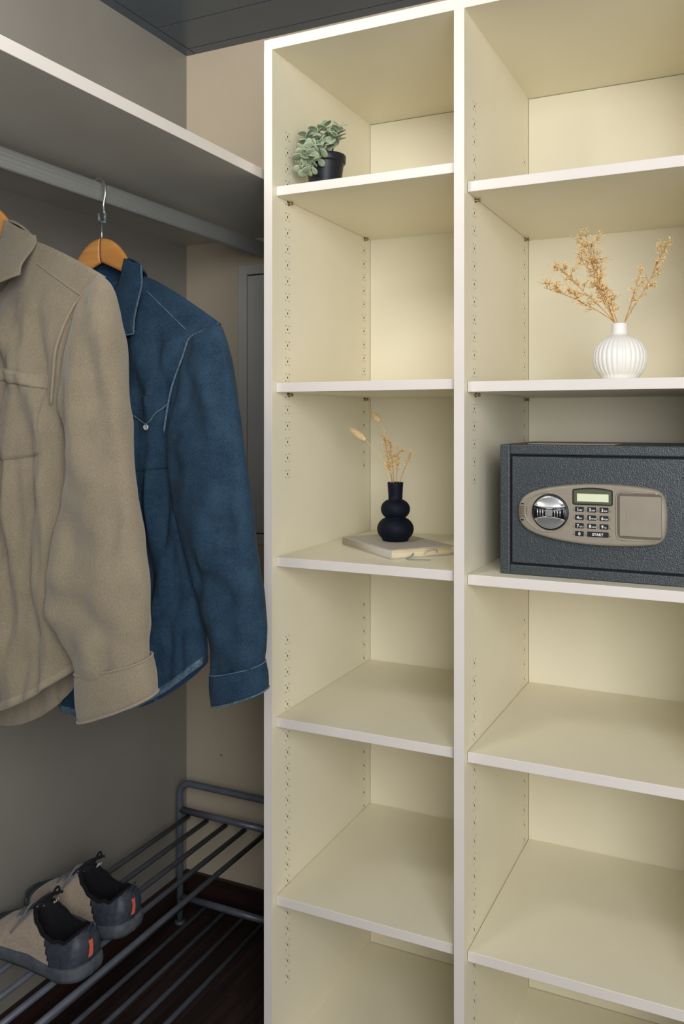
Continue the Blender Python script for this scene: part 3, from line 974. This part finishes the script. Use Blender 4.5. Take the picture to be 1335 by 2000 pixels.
# ------------------------------------------------------------------ potted succulent
ZP = shelf_L[0]
PC = (80.0, 104.0)
plant = thing('potted_succulent', (PC[0], PC[1], ZP), 'small sage green round-leaved plant in a black pot on the top shelf', 'plant')
mb = MB()
mb.lathe([(29, 0.2), (30, 2), (37.5, 58), (38, 59), (40.5, 59.5), (41.5, 61), (42.3, 73), (41.5, 74.5), (39, 74.5), (38, 72), (37, 60)], (PC[0], PC[1], ZP), 40, caps=(True, False))
pot = mb.build('pot', 'pot', plant, loc=(PC[0], PC[1], ZP))
mb = MB(); mb.lathe([(0.1, 64), (18, 65.5), (30, 63.5), (37.4, 62)], (PC[0], PC[1], ZP), 24, caps=(False, False)); mb.build('soil', 'soil', pot, loc=(PC[0], PC[1], ZP))
# leaf: a round cupped blade 17 mm across
mb = MB()
def leaf_pt(i, j):
    r = i * 0.5
    a = 2 * math.pi * j
    x = r * math.cos(a); y = r * math.sin(a) * 0.92
    return ((x + 0.42) * 24, y * 24, (-0.5 * (x * x + y * y) * 2.2 + 0.18 * abs(y) * 1.0) * 6)
mb.grid(leaf_pt, 4, 14)
leaf0 = mb.build('leaf', 'leaf', plant, merge=0.01, solid=1.6, solid_off=0)
bm = bmesh.new(); bm.from_mesh(leaf0.data)
ext = bmesh.ops.solidify(bm, geom=bm.faces[:], thickness=0.0014)
bmesh.ops.recalc_face_normals(bm, faces=bm.faces)
leaf_mesh = leaf0.data.copy(); bm.to_mesh(leaf_mesh); bm.free()
for p in leaf_mesh.polygons: p.use_smooth = True
bpy.data.objects.remove(leaf0)
rnd = random.Random(11)
stems = [(-34, -22, 118), (-18, -8, 128), (2, -4, 136), (26, 4, 128), (34, -4, 130), (-44, -18, 92), (-30, -36, 62), (-8, -40, 50), (-18, -46, 34), (6, -40, 84), (-2, -30, 104), (22, -30, 92), (14, 22, 120), (-24, 16, 116), (-38, -40, 76), (-20, -52, 58), (0, -54, 66), (-30, -50, 44), (-6, -52, 36), (12, -50, 52), (-12, -48, 82), (-46, -30, 60)]
for sx, sy, sz in stems:
    sx = max(sx, -34)
    base = Vector((PC[0] + sx * 0.35, PC[1] + sy * 0.4, ZP + 64))
    tip = Vector((PC[0] + sx, PC[1] + sy, ZP + sz))
    mid = Vector((PC[0] + sx * 0.8, PC[1] + sy * 0.85, ZP + max(78, sz * 0.75 + 14)))
    path = spline([base, mid, tip], 6)
    mb = MB(); mb.tube(path, 1.3, 6); mb.build('stem', 'plant_stem', plant, loc=(PC[0], PC[1], ZP))
    d = (tip - mid).normalized()
    for lv in range(3):
        q = path[len(path) - 1 - lv * 3]
        for k in range(2):
            a = (lv * 1.57) + k * math.pi + rnd.uniform(-.3, .3) + sx
            sc = (0.74 + 0.14 * lv) * rnd.uniform(0.92, 1.12)
            ax = d.orthogonal().normalized()
            dirv = (Matrix.Rotation(a, 3, d) @ ax)
            dirv = (dirv + d * 0.45 + Vector((0, -0.25, 0.05))).normalized()
            nrm = (d - dirv * d.dot(dirv)).normalized()
            nrm = (nrm + Vector((0, -0.5, 0.25))); nrm = (nrm - dirv * nrm.dot(dirv)).normalized()
            rot = Matrix((dirv, nrm.cross(dirv), nrm)).transposed().to_4x4()
            share(leaf_mesh, 'leaf', plant, Matrix.Translation((q - Vector((PC[0], PC[1], ZP))) * S) @ rot @ Matrix.Scale(sc, 4))
    # small top leaf
    share(leaf_mesh, 'leaf', plant, Matrix.Translation((tip - Vector((PC[0], PC[1], ZP))) * S) @ Matrix.Rotation(rnd.uniform(0, 6), 4, 'Z') @ Matrix.Rotation(-0.9, 4, 'Y') @ Matrix.Scale(0.55, 4))

# ------------------------------------------------------------------ notebook, black vase, bookmark
ZB = shelf_L[2]
F0, L0, R0 = Vector((233, 78, 0)), Vector((67, 211, 0)), Vector((327, 185, 0))
ex = (L0 - F0).normalized(); ey = Vector((-ex.y, ex.x, 0)); ey = ey if ey.dot(R0 - F0) > 0 else -ey
BL, BW, BT = (L0 - F0).length, 142.0, 19.0
def BK(a, b_, z): p = F0 + ex * a + ey * b_; return (p.x, p.y, ZB + z)
book = thing('notebook', (F0.x, F0.y, ZB), 'pale grey hardcover notebook lying flat under the black vase', 'book')
def book_box(a0, a1, b0, b1, z0, z1, name, mat, bevel=0.8):
    mb = MB(); mb.box(a0, a1, b0, b1, z0, z1)
    mb.v = [BK(p[0], p[1], p[2]) for p in mb.v]
    return mb.build(name, mat, book, bevel=bevel, recalc=True)
book_box(0, BL, 1, BW, 0.1, 2.4, 'back_cover', 'book_cover')
book_box(0, BL, 1, BW, BT - 2.3, BT, 'front_cover', 'book_cover')
book_box(3, BL - 3, 4, BW - 4, 2.4, BT - 2.3, 'pages', 'pages', 0.3)
mb = MB()
rings = []
for a in (0, BL):
    ring = []
    for k in range(9):
        an = math.pi / 2 + math.pi * k / 8
        ring.append(BK(a, 4 + 4.5 * math.cos(an), BT / 2 + (BT / 2) * math.sin(an)))
    for k in range(9):
        an = 3 * math.pi / 2 - math.pi * k / 8
        ring.append(BK(a, 4.2 + 2.2 * math.cos(an), BT / 2 + (BT / 2 - 2.3) * math.sin(an)))
    rings.append(ring)
mb.rings(rings); mb.build('spine', 'book_cover', book, recalc=True)
pts = spline([BK(4, 52, 9), BK(-5, 44, 6), BK(-9, 30, 1.2), BK(-22, 36, 1.1), BK(-30, 52, 1.2), BK(-40, 64, 1.2)], 6)
mb = MB(); mb.tube(pts, 1.7, 6, flat=0.5); mb.build('ribbon_bookmark', 'ribbon', book)
pts = spline([BK(-0.5, 74, 6), BK(-3, 80, 12), BK(-4, 92, 15), BK(-3, 100, 13), BK(-0.5, 104, 8)], 5)
mb = MB(); mb.tube(pts, 1.4, 6); mb.build('elastic_loop', 'book_cover', book)

VC = (193.0, 200.0)
VZ = ZB + BT
vase = thing('black_vase', (VC[0], VC[1], VZ), 'matt black bubble vase with two bulbs standing on the grey notebook', 'vase')
prof = [(24, 0.2), (26, 1)]
for k in range(1, 15):
    a = -math.pi / 2 + 0.62 + (math.pi - 1.1) * k / 14
    prof.append((8 + 29.6 * math.cos(a), 24.5 + 25.5 * math.sin(a)))
for k in range(0, 14):
    a = -math.pi / 2 + 0.62 + (math.pi - 1.18) * k / 13
    prof.append((8 + 22 * math.cos(a), 65 + 20.5 * math.sin(a)))
prof += [(14.3, 84.5), (14.6, 95), (15.4, 108), (16.3, 119), (15.9, 120), (14.6, 120), (13.8, 112), (12.8, 90), (12.6, 70)]
mb = MB(); mb.lathe(prof, (VC[0], VC[1], VZ), 48, caps=(True, False)); mb.build('body', 'black_ceramic', vase, recalc=True)

# ------------------------------------------------------------------ white ribbed vase
WC = (646.0, 118.0)
WZ = shelf_R[1]
wv = thing('white_vase', (WC[0], WC[1], WZ), 'round white ribbed vase holding dried golden sprigs', 'vase')
prof = [(33, 0.2), (34, 1)]
for k in range(1, 22):
    a = -math.pi / 2 + 0.55 + (math.pi - 0.87) * k / 21
    prof.append((46.5 * max(0.0, math.cos(a)) ** (0.72 if a < 0 else 0.95), 40.5 + 41 * math.sin(a)))
prof += [(13.6, 82.5), (13.2, 85), (13.2, 99), (12.8, 100), (11.2, 100), (10.8, 96), (10.6, 80)]
def rib(a, z):
    k = smooth(2, 14, z) * smooth(83, 70, z)
    return 1 - 0.045 * k * (1 - abs(math.sin(a * 16)) ** 0.55)
mb = MB(); mb.lathe(prof, (WC[0], WC[1], WZ), 192, rib=rib, caps=(True, False)); mb.build('body', 'white_ceramic', wv, recalc=True)

# ------------------------------------------------------------------ dried flowers
def sprig(name, base, tip, bend, label, cat, group, seed, heads, spread, dens=1.0, thick=1.1, mouth=None):
    """a stem with side twigs ending in clusters of tiny florets"""
    r_ = random.Random(seed)
    t = thing(name, base, label, cat, group)
    base, tip = Vector(base), Vector(tip)
    mid = (base + tip) / 2 + Vector(bend)
    mo, mr = Vector(mouth[:3]), mouth[3]
    lean = tip - mo
    lean.z = 0
    rim = mo + lean.normalized() * min(mr, lean.length * 0.3)
    path = spline([base, rim, (rim + tip) / 2 + Vector(bend), tip], 10)
    st, fl = MB(), MB()
    st.tube(path, [lerp(thick, thick * 0.5, k / (len(path) - 1)) for k in range(len(path))], 5)
    def floret(p, s):
        # five-petalled papery star
        ax = Vector((r_.uniform(-1, 1), r_.uniform(-1, 1), r_.uniform(-.3, 1))).normalized()
        u = ax.orthogonal().normalized(); w = ax.cross(u)
        vs_ = [p - ax * s * 0.5]; fs = []
        n_ = 5
        for k in range(n_):
            a = 2 * math.pi * k / n_
            e = p + (u * math.cos(a) + w * math.sin(a)) * s + ax * s * 0.5
            a2 = a + math.pi / n_
            g = p + (u * math.cos(a2) + w * math.sin(a2)) * s * 0.5 + ax * s * 0.15
            vs_ += [e, g]
        for k in range(n_):
            e, g, e0 = 1 + 2 * k, 2 + 2 * k, 1 + 2 * ((k + 1) % n_)
            fs += [(0, e, g), (0, g, e0)]
        fl.add(vs_, fs, 0, False)
    for h in range(heads):
        q = 0.48 + 0.52 * ((h + 0.5) / heads) ** 0.8
        p0 = path[min(len(path) - 1, int(q * (len(path) - 1)))]
        d = (path[-1] - path[0]).normalized()
        dirv = (d * r_.uniform(0.5, 1.1) + Vector((r_.uniform(-1, 1), r_.uniform(-.8, .8), r_.uniform(-0.4, 0.8))) * 0.9).normalized()
        ln = spread * r_.uniform(0.5, 1.1) * (0.75 + 0.4 * q)
        p1 = p0 + dirv * ln
        st.tube([p0, (p0 + p1) / 2 + Vector((0, 0, r_.uniform(-1, 2))), p1], [thick * .45, thick * .35, thick * .25], 4)
        n_ = int(dens * (4 + 12 * q) * r_.uniform(0.7, 1.3))
        for k in range(n_):
            off = Vector((r_.gauss(0, 1), r_.gauss(0, 1), r_.gauss(0, 1))) * spread * 0.22
            p2 = p1 + off
            if k % 2 == 0: st.tube([p1 - dirv * ln * 0.3, p2], [thick * .25, thick * .18], 4)
            floret(p2, r_.uniform(1.1, 2.3))
    st.build('stem', 'straw', t, loc=tuple(base))
    o = fl.build('florets', 'floret', t, loc=tuple(base))
    o['kind'] = 'stuff'
    return t

nz = WZ + 97
def wtip(dx, dz, dy=0): return (WC[0] + dx, WC[1] + dy, WZ + dz)
g = 'dried sprigs in the white vase'
specs = [(-58, 248, 10, (-2, 0, 4), 'upright tallest dried golden sprig in the white vase', 30, 24, 1.0),
         (-106, 206, -6, (-4, 0, 6), 'dried golden sprig second from the left in the white vase', 22, 18, 1.2),
         (-132, 172, 4, (-2, 0, 8), 'leftmost low-leaning dried sprig in the white vase', 22, 18, 1.2),
         (-72, 224, 22, (0, 0, 10), 'dried sprig leaning left just beside the tallest one', 20, 18, 1.2),
         (34, 190, 12, (0, 0, 0), 'short slim dried sprig rising right of centre from the white vase', 10, 13, 0.7),
         (76, 228, -4, (2, 0, -3), 'rightmost long dried sprig leaning out of the white vase', 20, 15, 1.0),
         (-34, 176, -12, (-6, 0, 4), 'short dried sprig leaning left in front of the taller sprigs', 14, 16, 1.0),
         (-14, 148, 0, (-3, 0, 2), 'stubby dense dried sprig at the mouth of the white vase', 12, 9, 1.3)]
for k, (dx, dz, dy, bend, lab, hd, spd, dn) in enumerate(specs):
    sprig('dried_sprig', (WC[0] + (k - 4) * 1.2, WC[1] + dy * 0.1, WZ + 70), wtip(dx, dz, dy), bend, lab, 'dried flower', g, 40 + k, hd, spd, dn, 1.1, (WC[0], WC[1], WZ + 102, 8.5))

g = 'dried sprigs in the black vase'
bt = VZ + 112
specs = [(-30, 214, 10, 'dried golden sprig leaning left in the black vase', 14, 12, 0.8), (-8, 204, -6, 'tallest straight dried sprig in the black vase', 12, 12, 0.7),
         (6, 186, 4, 'dense short dried sprig in the centre of the black vase', 14, 11, 1.0), (34, 182, 0, 'rightmost thin dried sprig in the black vase', 10, 11, 0.5),
         (-14, 156, -8, 'lowest dried sprig at the mouth of the black vase', 8, 10, 0.7)]
for k, (dx, dz, dy, lab, hd, spd, dn) in enumerate(specs):
    sprig('dried_sprig', (VC[0] + (k - 2) * 1.8, VC[1] + dy * 0.1, VZ + 92), (VC[0] + dx, VC[1] + dy, VZ + dz), (0, 0, 2), lab, 'dried flower', g, 80 + k, hd, spd, dn, 0.8, (VC[0], VC[1], VZ + 122, 10.5))

def bunny_tail(base, neck, tip, label, seed):
    t = thing('bunny_tail_grass', base, label, 'dried flower', 'bunny tail grasses in the black vase')
    base, neck, tip = Vector(base), Vector(neck), Vector(tip)
    mb = MB(); mb.tube(spline([base, (base + neck) / 2 + Vector((6, 0, 10)), neck], 10), 0.55, 5); mb.build('stem', 'floret', t, loc=tuple(base))
    d = (tip - neck); L = d.length; d.normalize()
    u = d.orthogonal().normalized(); w = d.cross(u)
    r_ = random.Random(seed)
    mb = MB()
    rings = []
    for k in range(13):
        q = k / 12
        rad = 7.8 * math.sin(math.pi * min(1, 0.08 + q * 0.9)) ** 0.7 * (1 - 0.25 * q) + 0.2
        rings.append([neck + d * (L * q) + (u * math.cos(a) + w * math.sin(a)) * rad * r_.uniform(0.92, 1.08) for a in [2 * math.pi * j / 12 for j in range(12)]])
    mb.rings(rings)
    mb.build('plume', 'bunny', t, loc=tuple(base))
    mb = MB()
    for k in range(260):
        q = r_.random(); a = r_.uniform(0, 6.283)
        rad = 7.8 * math.sin(math.pi * min(1, 0.08 + q * 0.9)) ** 0.7 * (1 - 0.25 * q)
        o_ = u * math.cos(a) + w * math.sin(a)
        p = neck + d * (L * q) + o_ * rad * 0.9
        e = p + (d * 1.6 + o_ * 0.7).normalized() * r_.uniform(4, 7)
        s_ = d.cross(o_) * 0.22
        mb.add([p - s_, p + s_, e, p + o_ * 0.3], [(0, 1, 2), (0, 2, 3), (1, 3, 2)])
    o = mb.build('bristles', 'bunny', t, loc=tuple(base)); o['kind'] = 'stuff'
bunny_tail((VC[0] - 3, VC[1], VZ + 100), (VC[0] - 62, VC[1] - 10, VZ + 206), (VC[0] - 96, VC[1] - 14, VZ + 230), 'lower cream bunny tail grass drooping left over the black vase', 3)
bunny_tail((VC[0] - 2, VC[1] + 3, VZ + 100), (VC[0] - 42, VC[1] + 20, VZ + 244), (VC[0] - 66, VC[1] + 26, VZ + 264), 'upper cream bunny tail grass high above the black vase', 5)

# ------------------------------------------------------------------ safe
SX0, SX1, SY0, SY1 = 452.0, 776.0, 52.0, 300.0
SZ0, SZ1 = shelf_R[2], shelf_R[2] + 228.0
safe = thing('safe', ((SX0 + SX1) / 2, SY0, SZ0), 'charcoal hammered-steel electronic safe with taupe keypad panel', 'safe')
fw = 17.5
mb = MB()
mb.box(SX0, SX1, SY0 + 26, SY1, SZ0, SZ1); mb.build('body', 'safe', safe, bevel=3)
mb = MB()
mb.box(SX0, SX0 + fw, SY0, SY0 + 26, SZ0, SZ1); mb.box(SX1 - fw, SX1, SY0, SY0 + 26, SZ0, SZ1)
mb.box(SX0 + fw, SX1 - fw, SY0, SY0 + 26, SZ1 - fw, SZ1); mb.box(SX0 + fw, SX1 - fw, SY0, SY0 + 26, SZ0, SZ0 + fw)
mb.build('door_frame', 'safe', safe, bevel=2.2)
mb = MB(); mb.box(SX0 + fw, SX1 - fw, SY0 + 9, SY0 + 26, SZ0 + fw, SZ1 - fw); mb.build('door_gap', 'safe_groove', safe)
mb = MB(); mb.box(SX0 + fw + 3.6, SX1 - fw - 3.6, SY0 + 1.5, SY0 + 12, SZ0 + fw + 3.6, SZ1 - fw - 3.6); mb.build('door', 'safe', safe, bevel=1.2)
mb = MB(); mb.box(SX0 + 40, SX0 + 190, SY0 + 40, SY0 + 130, SZ1, SZ1 + 0.6); mb.build('sticker', 'paper', safe)

PZ = -156.0                      # centre height of the keypad panel
PY = SY0 + 1.5
outl = [(486, 0), (488, 14), (494, 25), (506, 34), (525, 41), (550, 46.5), (580, 50.5), (610, 52.5), (645, 52.5), (680, 50.5), (705, 47.5), (717, 43.5), (725, 35), (728.5, 20), (729.5, 0)]
half = spline([(a, 0, b_) for a, b_ in outl], 4)
loop_ = [(p.x, p.z) for p in half] + [(p.x, -p.z) for p in reversed(half[1:-1])]
cxp = 608.0
def panel_ring(sx, y, grow=0.0):
    return [(cxp + (x - cxp) * sx, y, PZ + z * (sx - 0.02)) for x, z in loop_]
mb = MB()
mb.rings([panel_ring(1.0, PY + 0.5), panel_ring(1.0, PY - 6), panel_ring(0.985, PY - 9.5), panel_ring(0.955, PY - 11.5), panel_ring(0.9, PY - 12.2)], 0, True, (False, True))
panel = mb.build('keypad_panel', 'taupe', safe, loc=(cxp, PY, PZ), recalc=True)
FY = PY - 12.2                   # face plane of the panel
def sub(mb, name, mats, **kw): return mb.build(name, mats, panel, loc=(cxp, PY, PZ), **kw)
def rrect(x0, x1, z0, z1, r, y, arch=0.0, n=5):
    pts = []
    for (cx_, cz_, a0) in ((x1 - r, z1 - r, 0), (x0 + r, z1 - r, 90), (x0 + r, z0 + r, 180), (x1 - r, z0 + r, 270)):
        for k in range(n + 1):
            a = math.radians(a0 + 90 * k / n)
            pts.append((cx_ + r * math.cos(a), y, cz_ + r * math.sin(a)))
    if arch:
        xm, hw = (x0 + x1) / 2, (x1 - x0) / 2
        out = []
        i1 = n
        for i, p in enumerate(pts):
            out.append(p)
            if i == i1:
                for k in range(1, 8):
                    q = k / 8
                    xx = lerp(x1 - r, x0 + r, q)
                    out.append((xx, y, z1 + arch * math.sin(math.pi * q)))
        pts = out
    return pts
def slab(name, mat, x0, x1, z0, z1, r, ya, yb, arch=0.0):
    mb = MB(); mb.rings([rrect(x0, x1, z0, z1, r, ya, arch), rrect(x0, x1, z0, z1, r, yb + 0.4, arch), rrect(x0 + .4, x1 - .4, z0 + .4, z1 - .4, max(r - .4, .1), yb, arch)], 0, True, (False, True), smooth=False)
    return sub(mb, name, mat, recalc=True)
slab('display_bezel', 'key', 580, 645.5, -140, -113.5, 3.5, FY + 1, FY - 1.6, 3.0)
slab('display_window', 'lcd_frame', 582.2, 643.4, -138, -115.5, 2.4, FY - 1, FY - 2.2, 2.4)
slab('display', 'lcd', 587.5, 639, -134.2, -121, 0.6, FY - 2, FY - 2.6)

def text_mesh(txt, size, bold=0.0):
    cu = bpy.data.curves.new('legend_curve', 'FONT')
    cu.body = txt
    cu.size = size
    cu.offset = bold
    cu.resolution_u = 3
    cu.align_x = 'LEFT'
    ob = bpy.data.objects.new('legend_tmp', cu)
    COL.objects.link(ob)
    dg = bpy.context.evaluated_depsgraph_get()
    me = bpy.data.meshes.new_from_object(ob.evaluated_get(dg))
    vs_ = [tuple(v_.co) for v_ in me.vertices]
    fs = [tuple(p.vertices) for p in me.polygons]
    bpy.data.objects.remove(ob); bpy.data.curves.remove(cu); bpy.data.meshes.remove(me)
    return vs_, fs
def key(x, z, w, h, main, small):
    mb = MB()
    mb.rings([rrect(x - w / 2, x + w / 2, z - h / 2, z + h / 2, 0.8, FY + 1), rrect(x - w / 2, x + w / 2, z - h / 2, z + h / 2, 0.8, FY - 1.0), rrect(x - w / 2 + .5, x + w / 2 - .5, z - h / 2 + .5, z + h / 2 - .5, 0.5, FY - 1.5)], 0, True, (False, True), smooth=False)
    yy = FY - 1.56
    if len(main) == 1:
        vs_, fs = text_mesh(main, 7.2, 0.18)
        wd = max(p[0] for p in vs_); x0_ = x - w / 2 + 2.6 if small else x - wd / 2
        mb.add([(x0_ + p[0], yy, z - 2.6 + p[1]) for p in vs_], fs, 1)
        if small:
            vs2, fs2 = text_mesh(small, 3.3, 0.06)
            mb.add([(x0_ + wd + 0.8 + p[0], yy, z - 2.5 + p[1]) for p in vs2], fs2, 1)
    else:
        vs_, fs = text_mesh(main, 6.2, 0.18)
        wd = max(p[0] for p in vs_)
        mb.add([(x - wd / 2 + p[0], yy, z - 2.2 + p[1]) for p in vs_], fs, 1)
    return sub(mb, 'key', ['key', 'legend'])
kx = [591.5, 611.5, 631.5]
kz = [-147.5, -161.2, -175.2, -188.6]
letters = ['ABC', 'DEF', 'GHI', 'JKL', 'MNO', 'PQR', 'STU', 'VWX', 'YZ']
for r in range(3):
    for c in range(3):
        key(kx[c], kz[r], 14.0, 8.4, str(r * 3 + c + 1), letters[r * 3 + c])
key(kx[0], kz[3], 14.0, 8.4, '0', '')
key((kx[1] + kx[2]) / 2, kz[3], 34.5, 8.6, 'START', '')
for z in kz:                     # moulded bridges between the keys
    mb = MB()
    for xx in ([582.5, 601.5, 621.5, 640.8] if z != kz[3] else [582.5, 601.5, 640.8]):
        mb.tube([(xx, FY + 0.4, z - 2.6), (xx, FY + 0.4, z + 2.6)], 1.7, 8)
    sub(mb, 'key_bridge', 'taupe')
# battery cover
slab('cover_recess', 'taupe_dark', 652.5, 722, -192.5, -118.5, 5, FY + 1, FY - 0.5)
slab('battery_cover', 'taupe', 656.5, 721.5, -188.5, -122.5, 2, FY + 1, FY - 1.8)
slab('cover_grip', 'taupe', 667, 671, -166, -148, 1.2, FY - 1.0, FY - 2.4)
mb = MB(); mb.tube([(712, FY - 0.2, -117), (660, FY - 0.2, -115.5), (653, FY - 0.2, -119), (651, FY - 0.2, -126), (651, FY - 0.2, -185), (653, FY - 0.2, -192), (660, FY - 0.2, -195), (712, FY - 0.2, -194)], 1.6, 8)
sub(mb, 'cover_rim', 'taupe')
# vents at the nose of the panel
mb = MB()
for k in range(7):
    z = PZ - 9 + 3 * k
    mb.box(488.5 + abs(k - 3) * 0.5, 503, FY - 0.6, FY + 2, z - 0.8, z + 0.8)
sub(mb, 'vent_slots', 'taupe_dark')
for z in (PZ + 14, PZ - 14):
    mb = MB(); mb.box(492, 497, FY - 0.4, FY + 3, z - 1, z + 1); sub(mb, 'nose_mark', 'key')
# knob: dark well, chrome dish with a raised bow-tie grip
KX, KZ, KR = 542.5, -154.5, 29.0
def disc(prof_, name, mat, seg=48):
    mb = MB(); mb.lathe(prof_, (0, 0, 0), seg, caps=(True, True))
    mb.v = [(KX + p[0], FY - p[2], KZ + p[1]) for p in mb.v]
    return sub(mb, name, mat, recalc=True)
mb = MB()
pts = [(KX + (KR + 9) * math.cos(a) - 6, FY + 0.5, KZ + (KR + 4.5) * math.sin(a)) for a in [math.radians(75 + 210 * k / 24) for k in range(25)]]
mb.tube(pts, 2.2, 8); sub(mb, 'knob_surround', 'taupe')
disc([(KR + 2.2, -1.0), (KR + 2.2, 1.2), (KR + 0.6, 2.2), (0.1, 2.2)], 'knob_well', 'key')
disc([(KR, 1.0), (KR, 3.0), (KR - 1, 4.2), (0.1, 4.2)], 'knob_base', 'chrome_dark')
for sg in (1, -1):               # two bright lens-shaped faces tilted away from the grip
    mb = MB()
    def fl_(i, j):
        a = lerp(math.radians(25), math.radians(155), i)
        ox, oz = (KR - 1.2) * math.cos(a), (KR - 1.2) * math.sin(a)
        ix = ox; iz = 6.5 + 6.0 * (abs(ox) / KR) ** 2
        z = lerp(iz, max(oz, iz), j)
        return (KX + ox, FY - lerp(9.5, 4.6, j ** 1.2) + 1.2 * math.sin(math.pi * j), KZ + sg * z)
    mb.grid(fl_, 28, 8)
    sub(mb, 'knob_face', 'chrome', solid=1.0, recalc=True)
mb = MB()
def fg(i, j):
    x = lerp(-KR + 2.5, KR - 2.5, i)
    hh = 5.6 + 6.4 * (abs(x) / KR) ** 2
    return (KX + x, FY - 9.2 - 3.0 * math.cos((j - 0.5) * math.pi) * (1 - 0.3 * (abs(x) / KR)), KZ + (j * 2 - 1) * hh)
mb.grid(fg, 24, 8); sub(mb, 'knob_grip', 'chrome_dark', solid=5.0, recalc=True)
for q in (-19, -14.5, -10, 10, 14.5, 19):
    mb = MB(); mb.tube([(KX + q, FY - 12.4, KZ - 6), (KX + q, FY - 13.0, KZ), (KX + q, FY - 12.4, KZ + 6)], 0.8, 6); sub(mb, 'knob_ridge', 'chrome')
slab('knob_badge', 'chrome', KX - 6, KX + 6, KZ - 5.5, KZ + 5.5, 1, FY - 10, FY - 13.2)
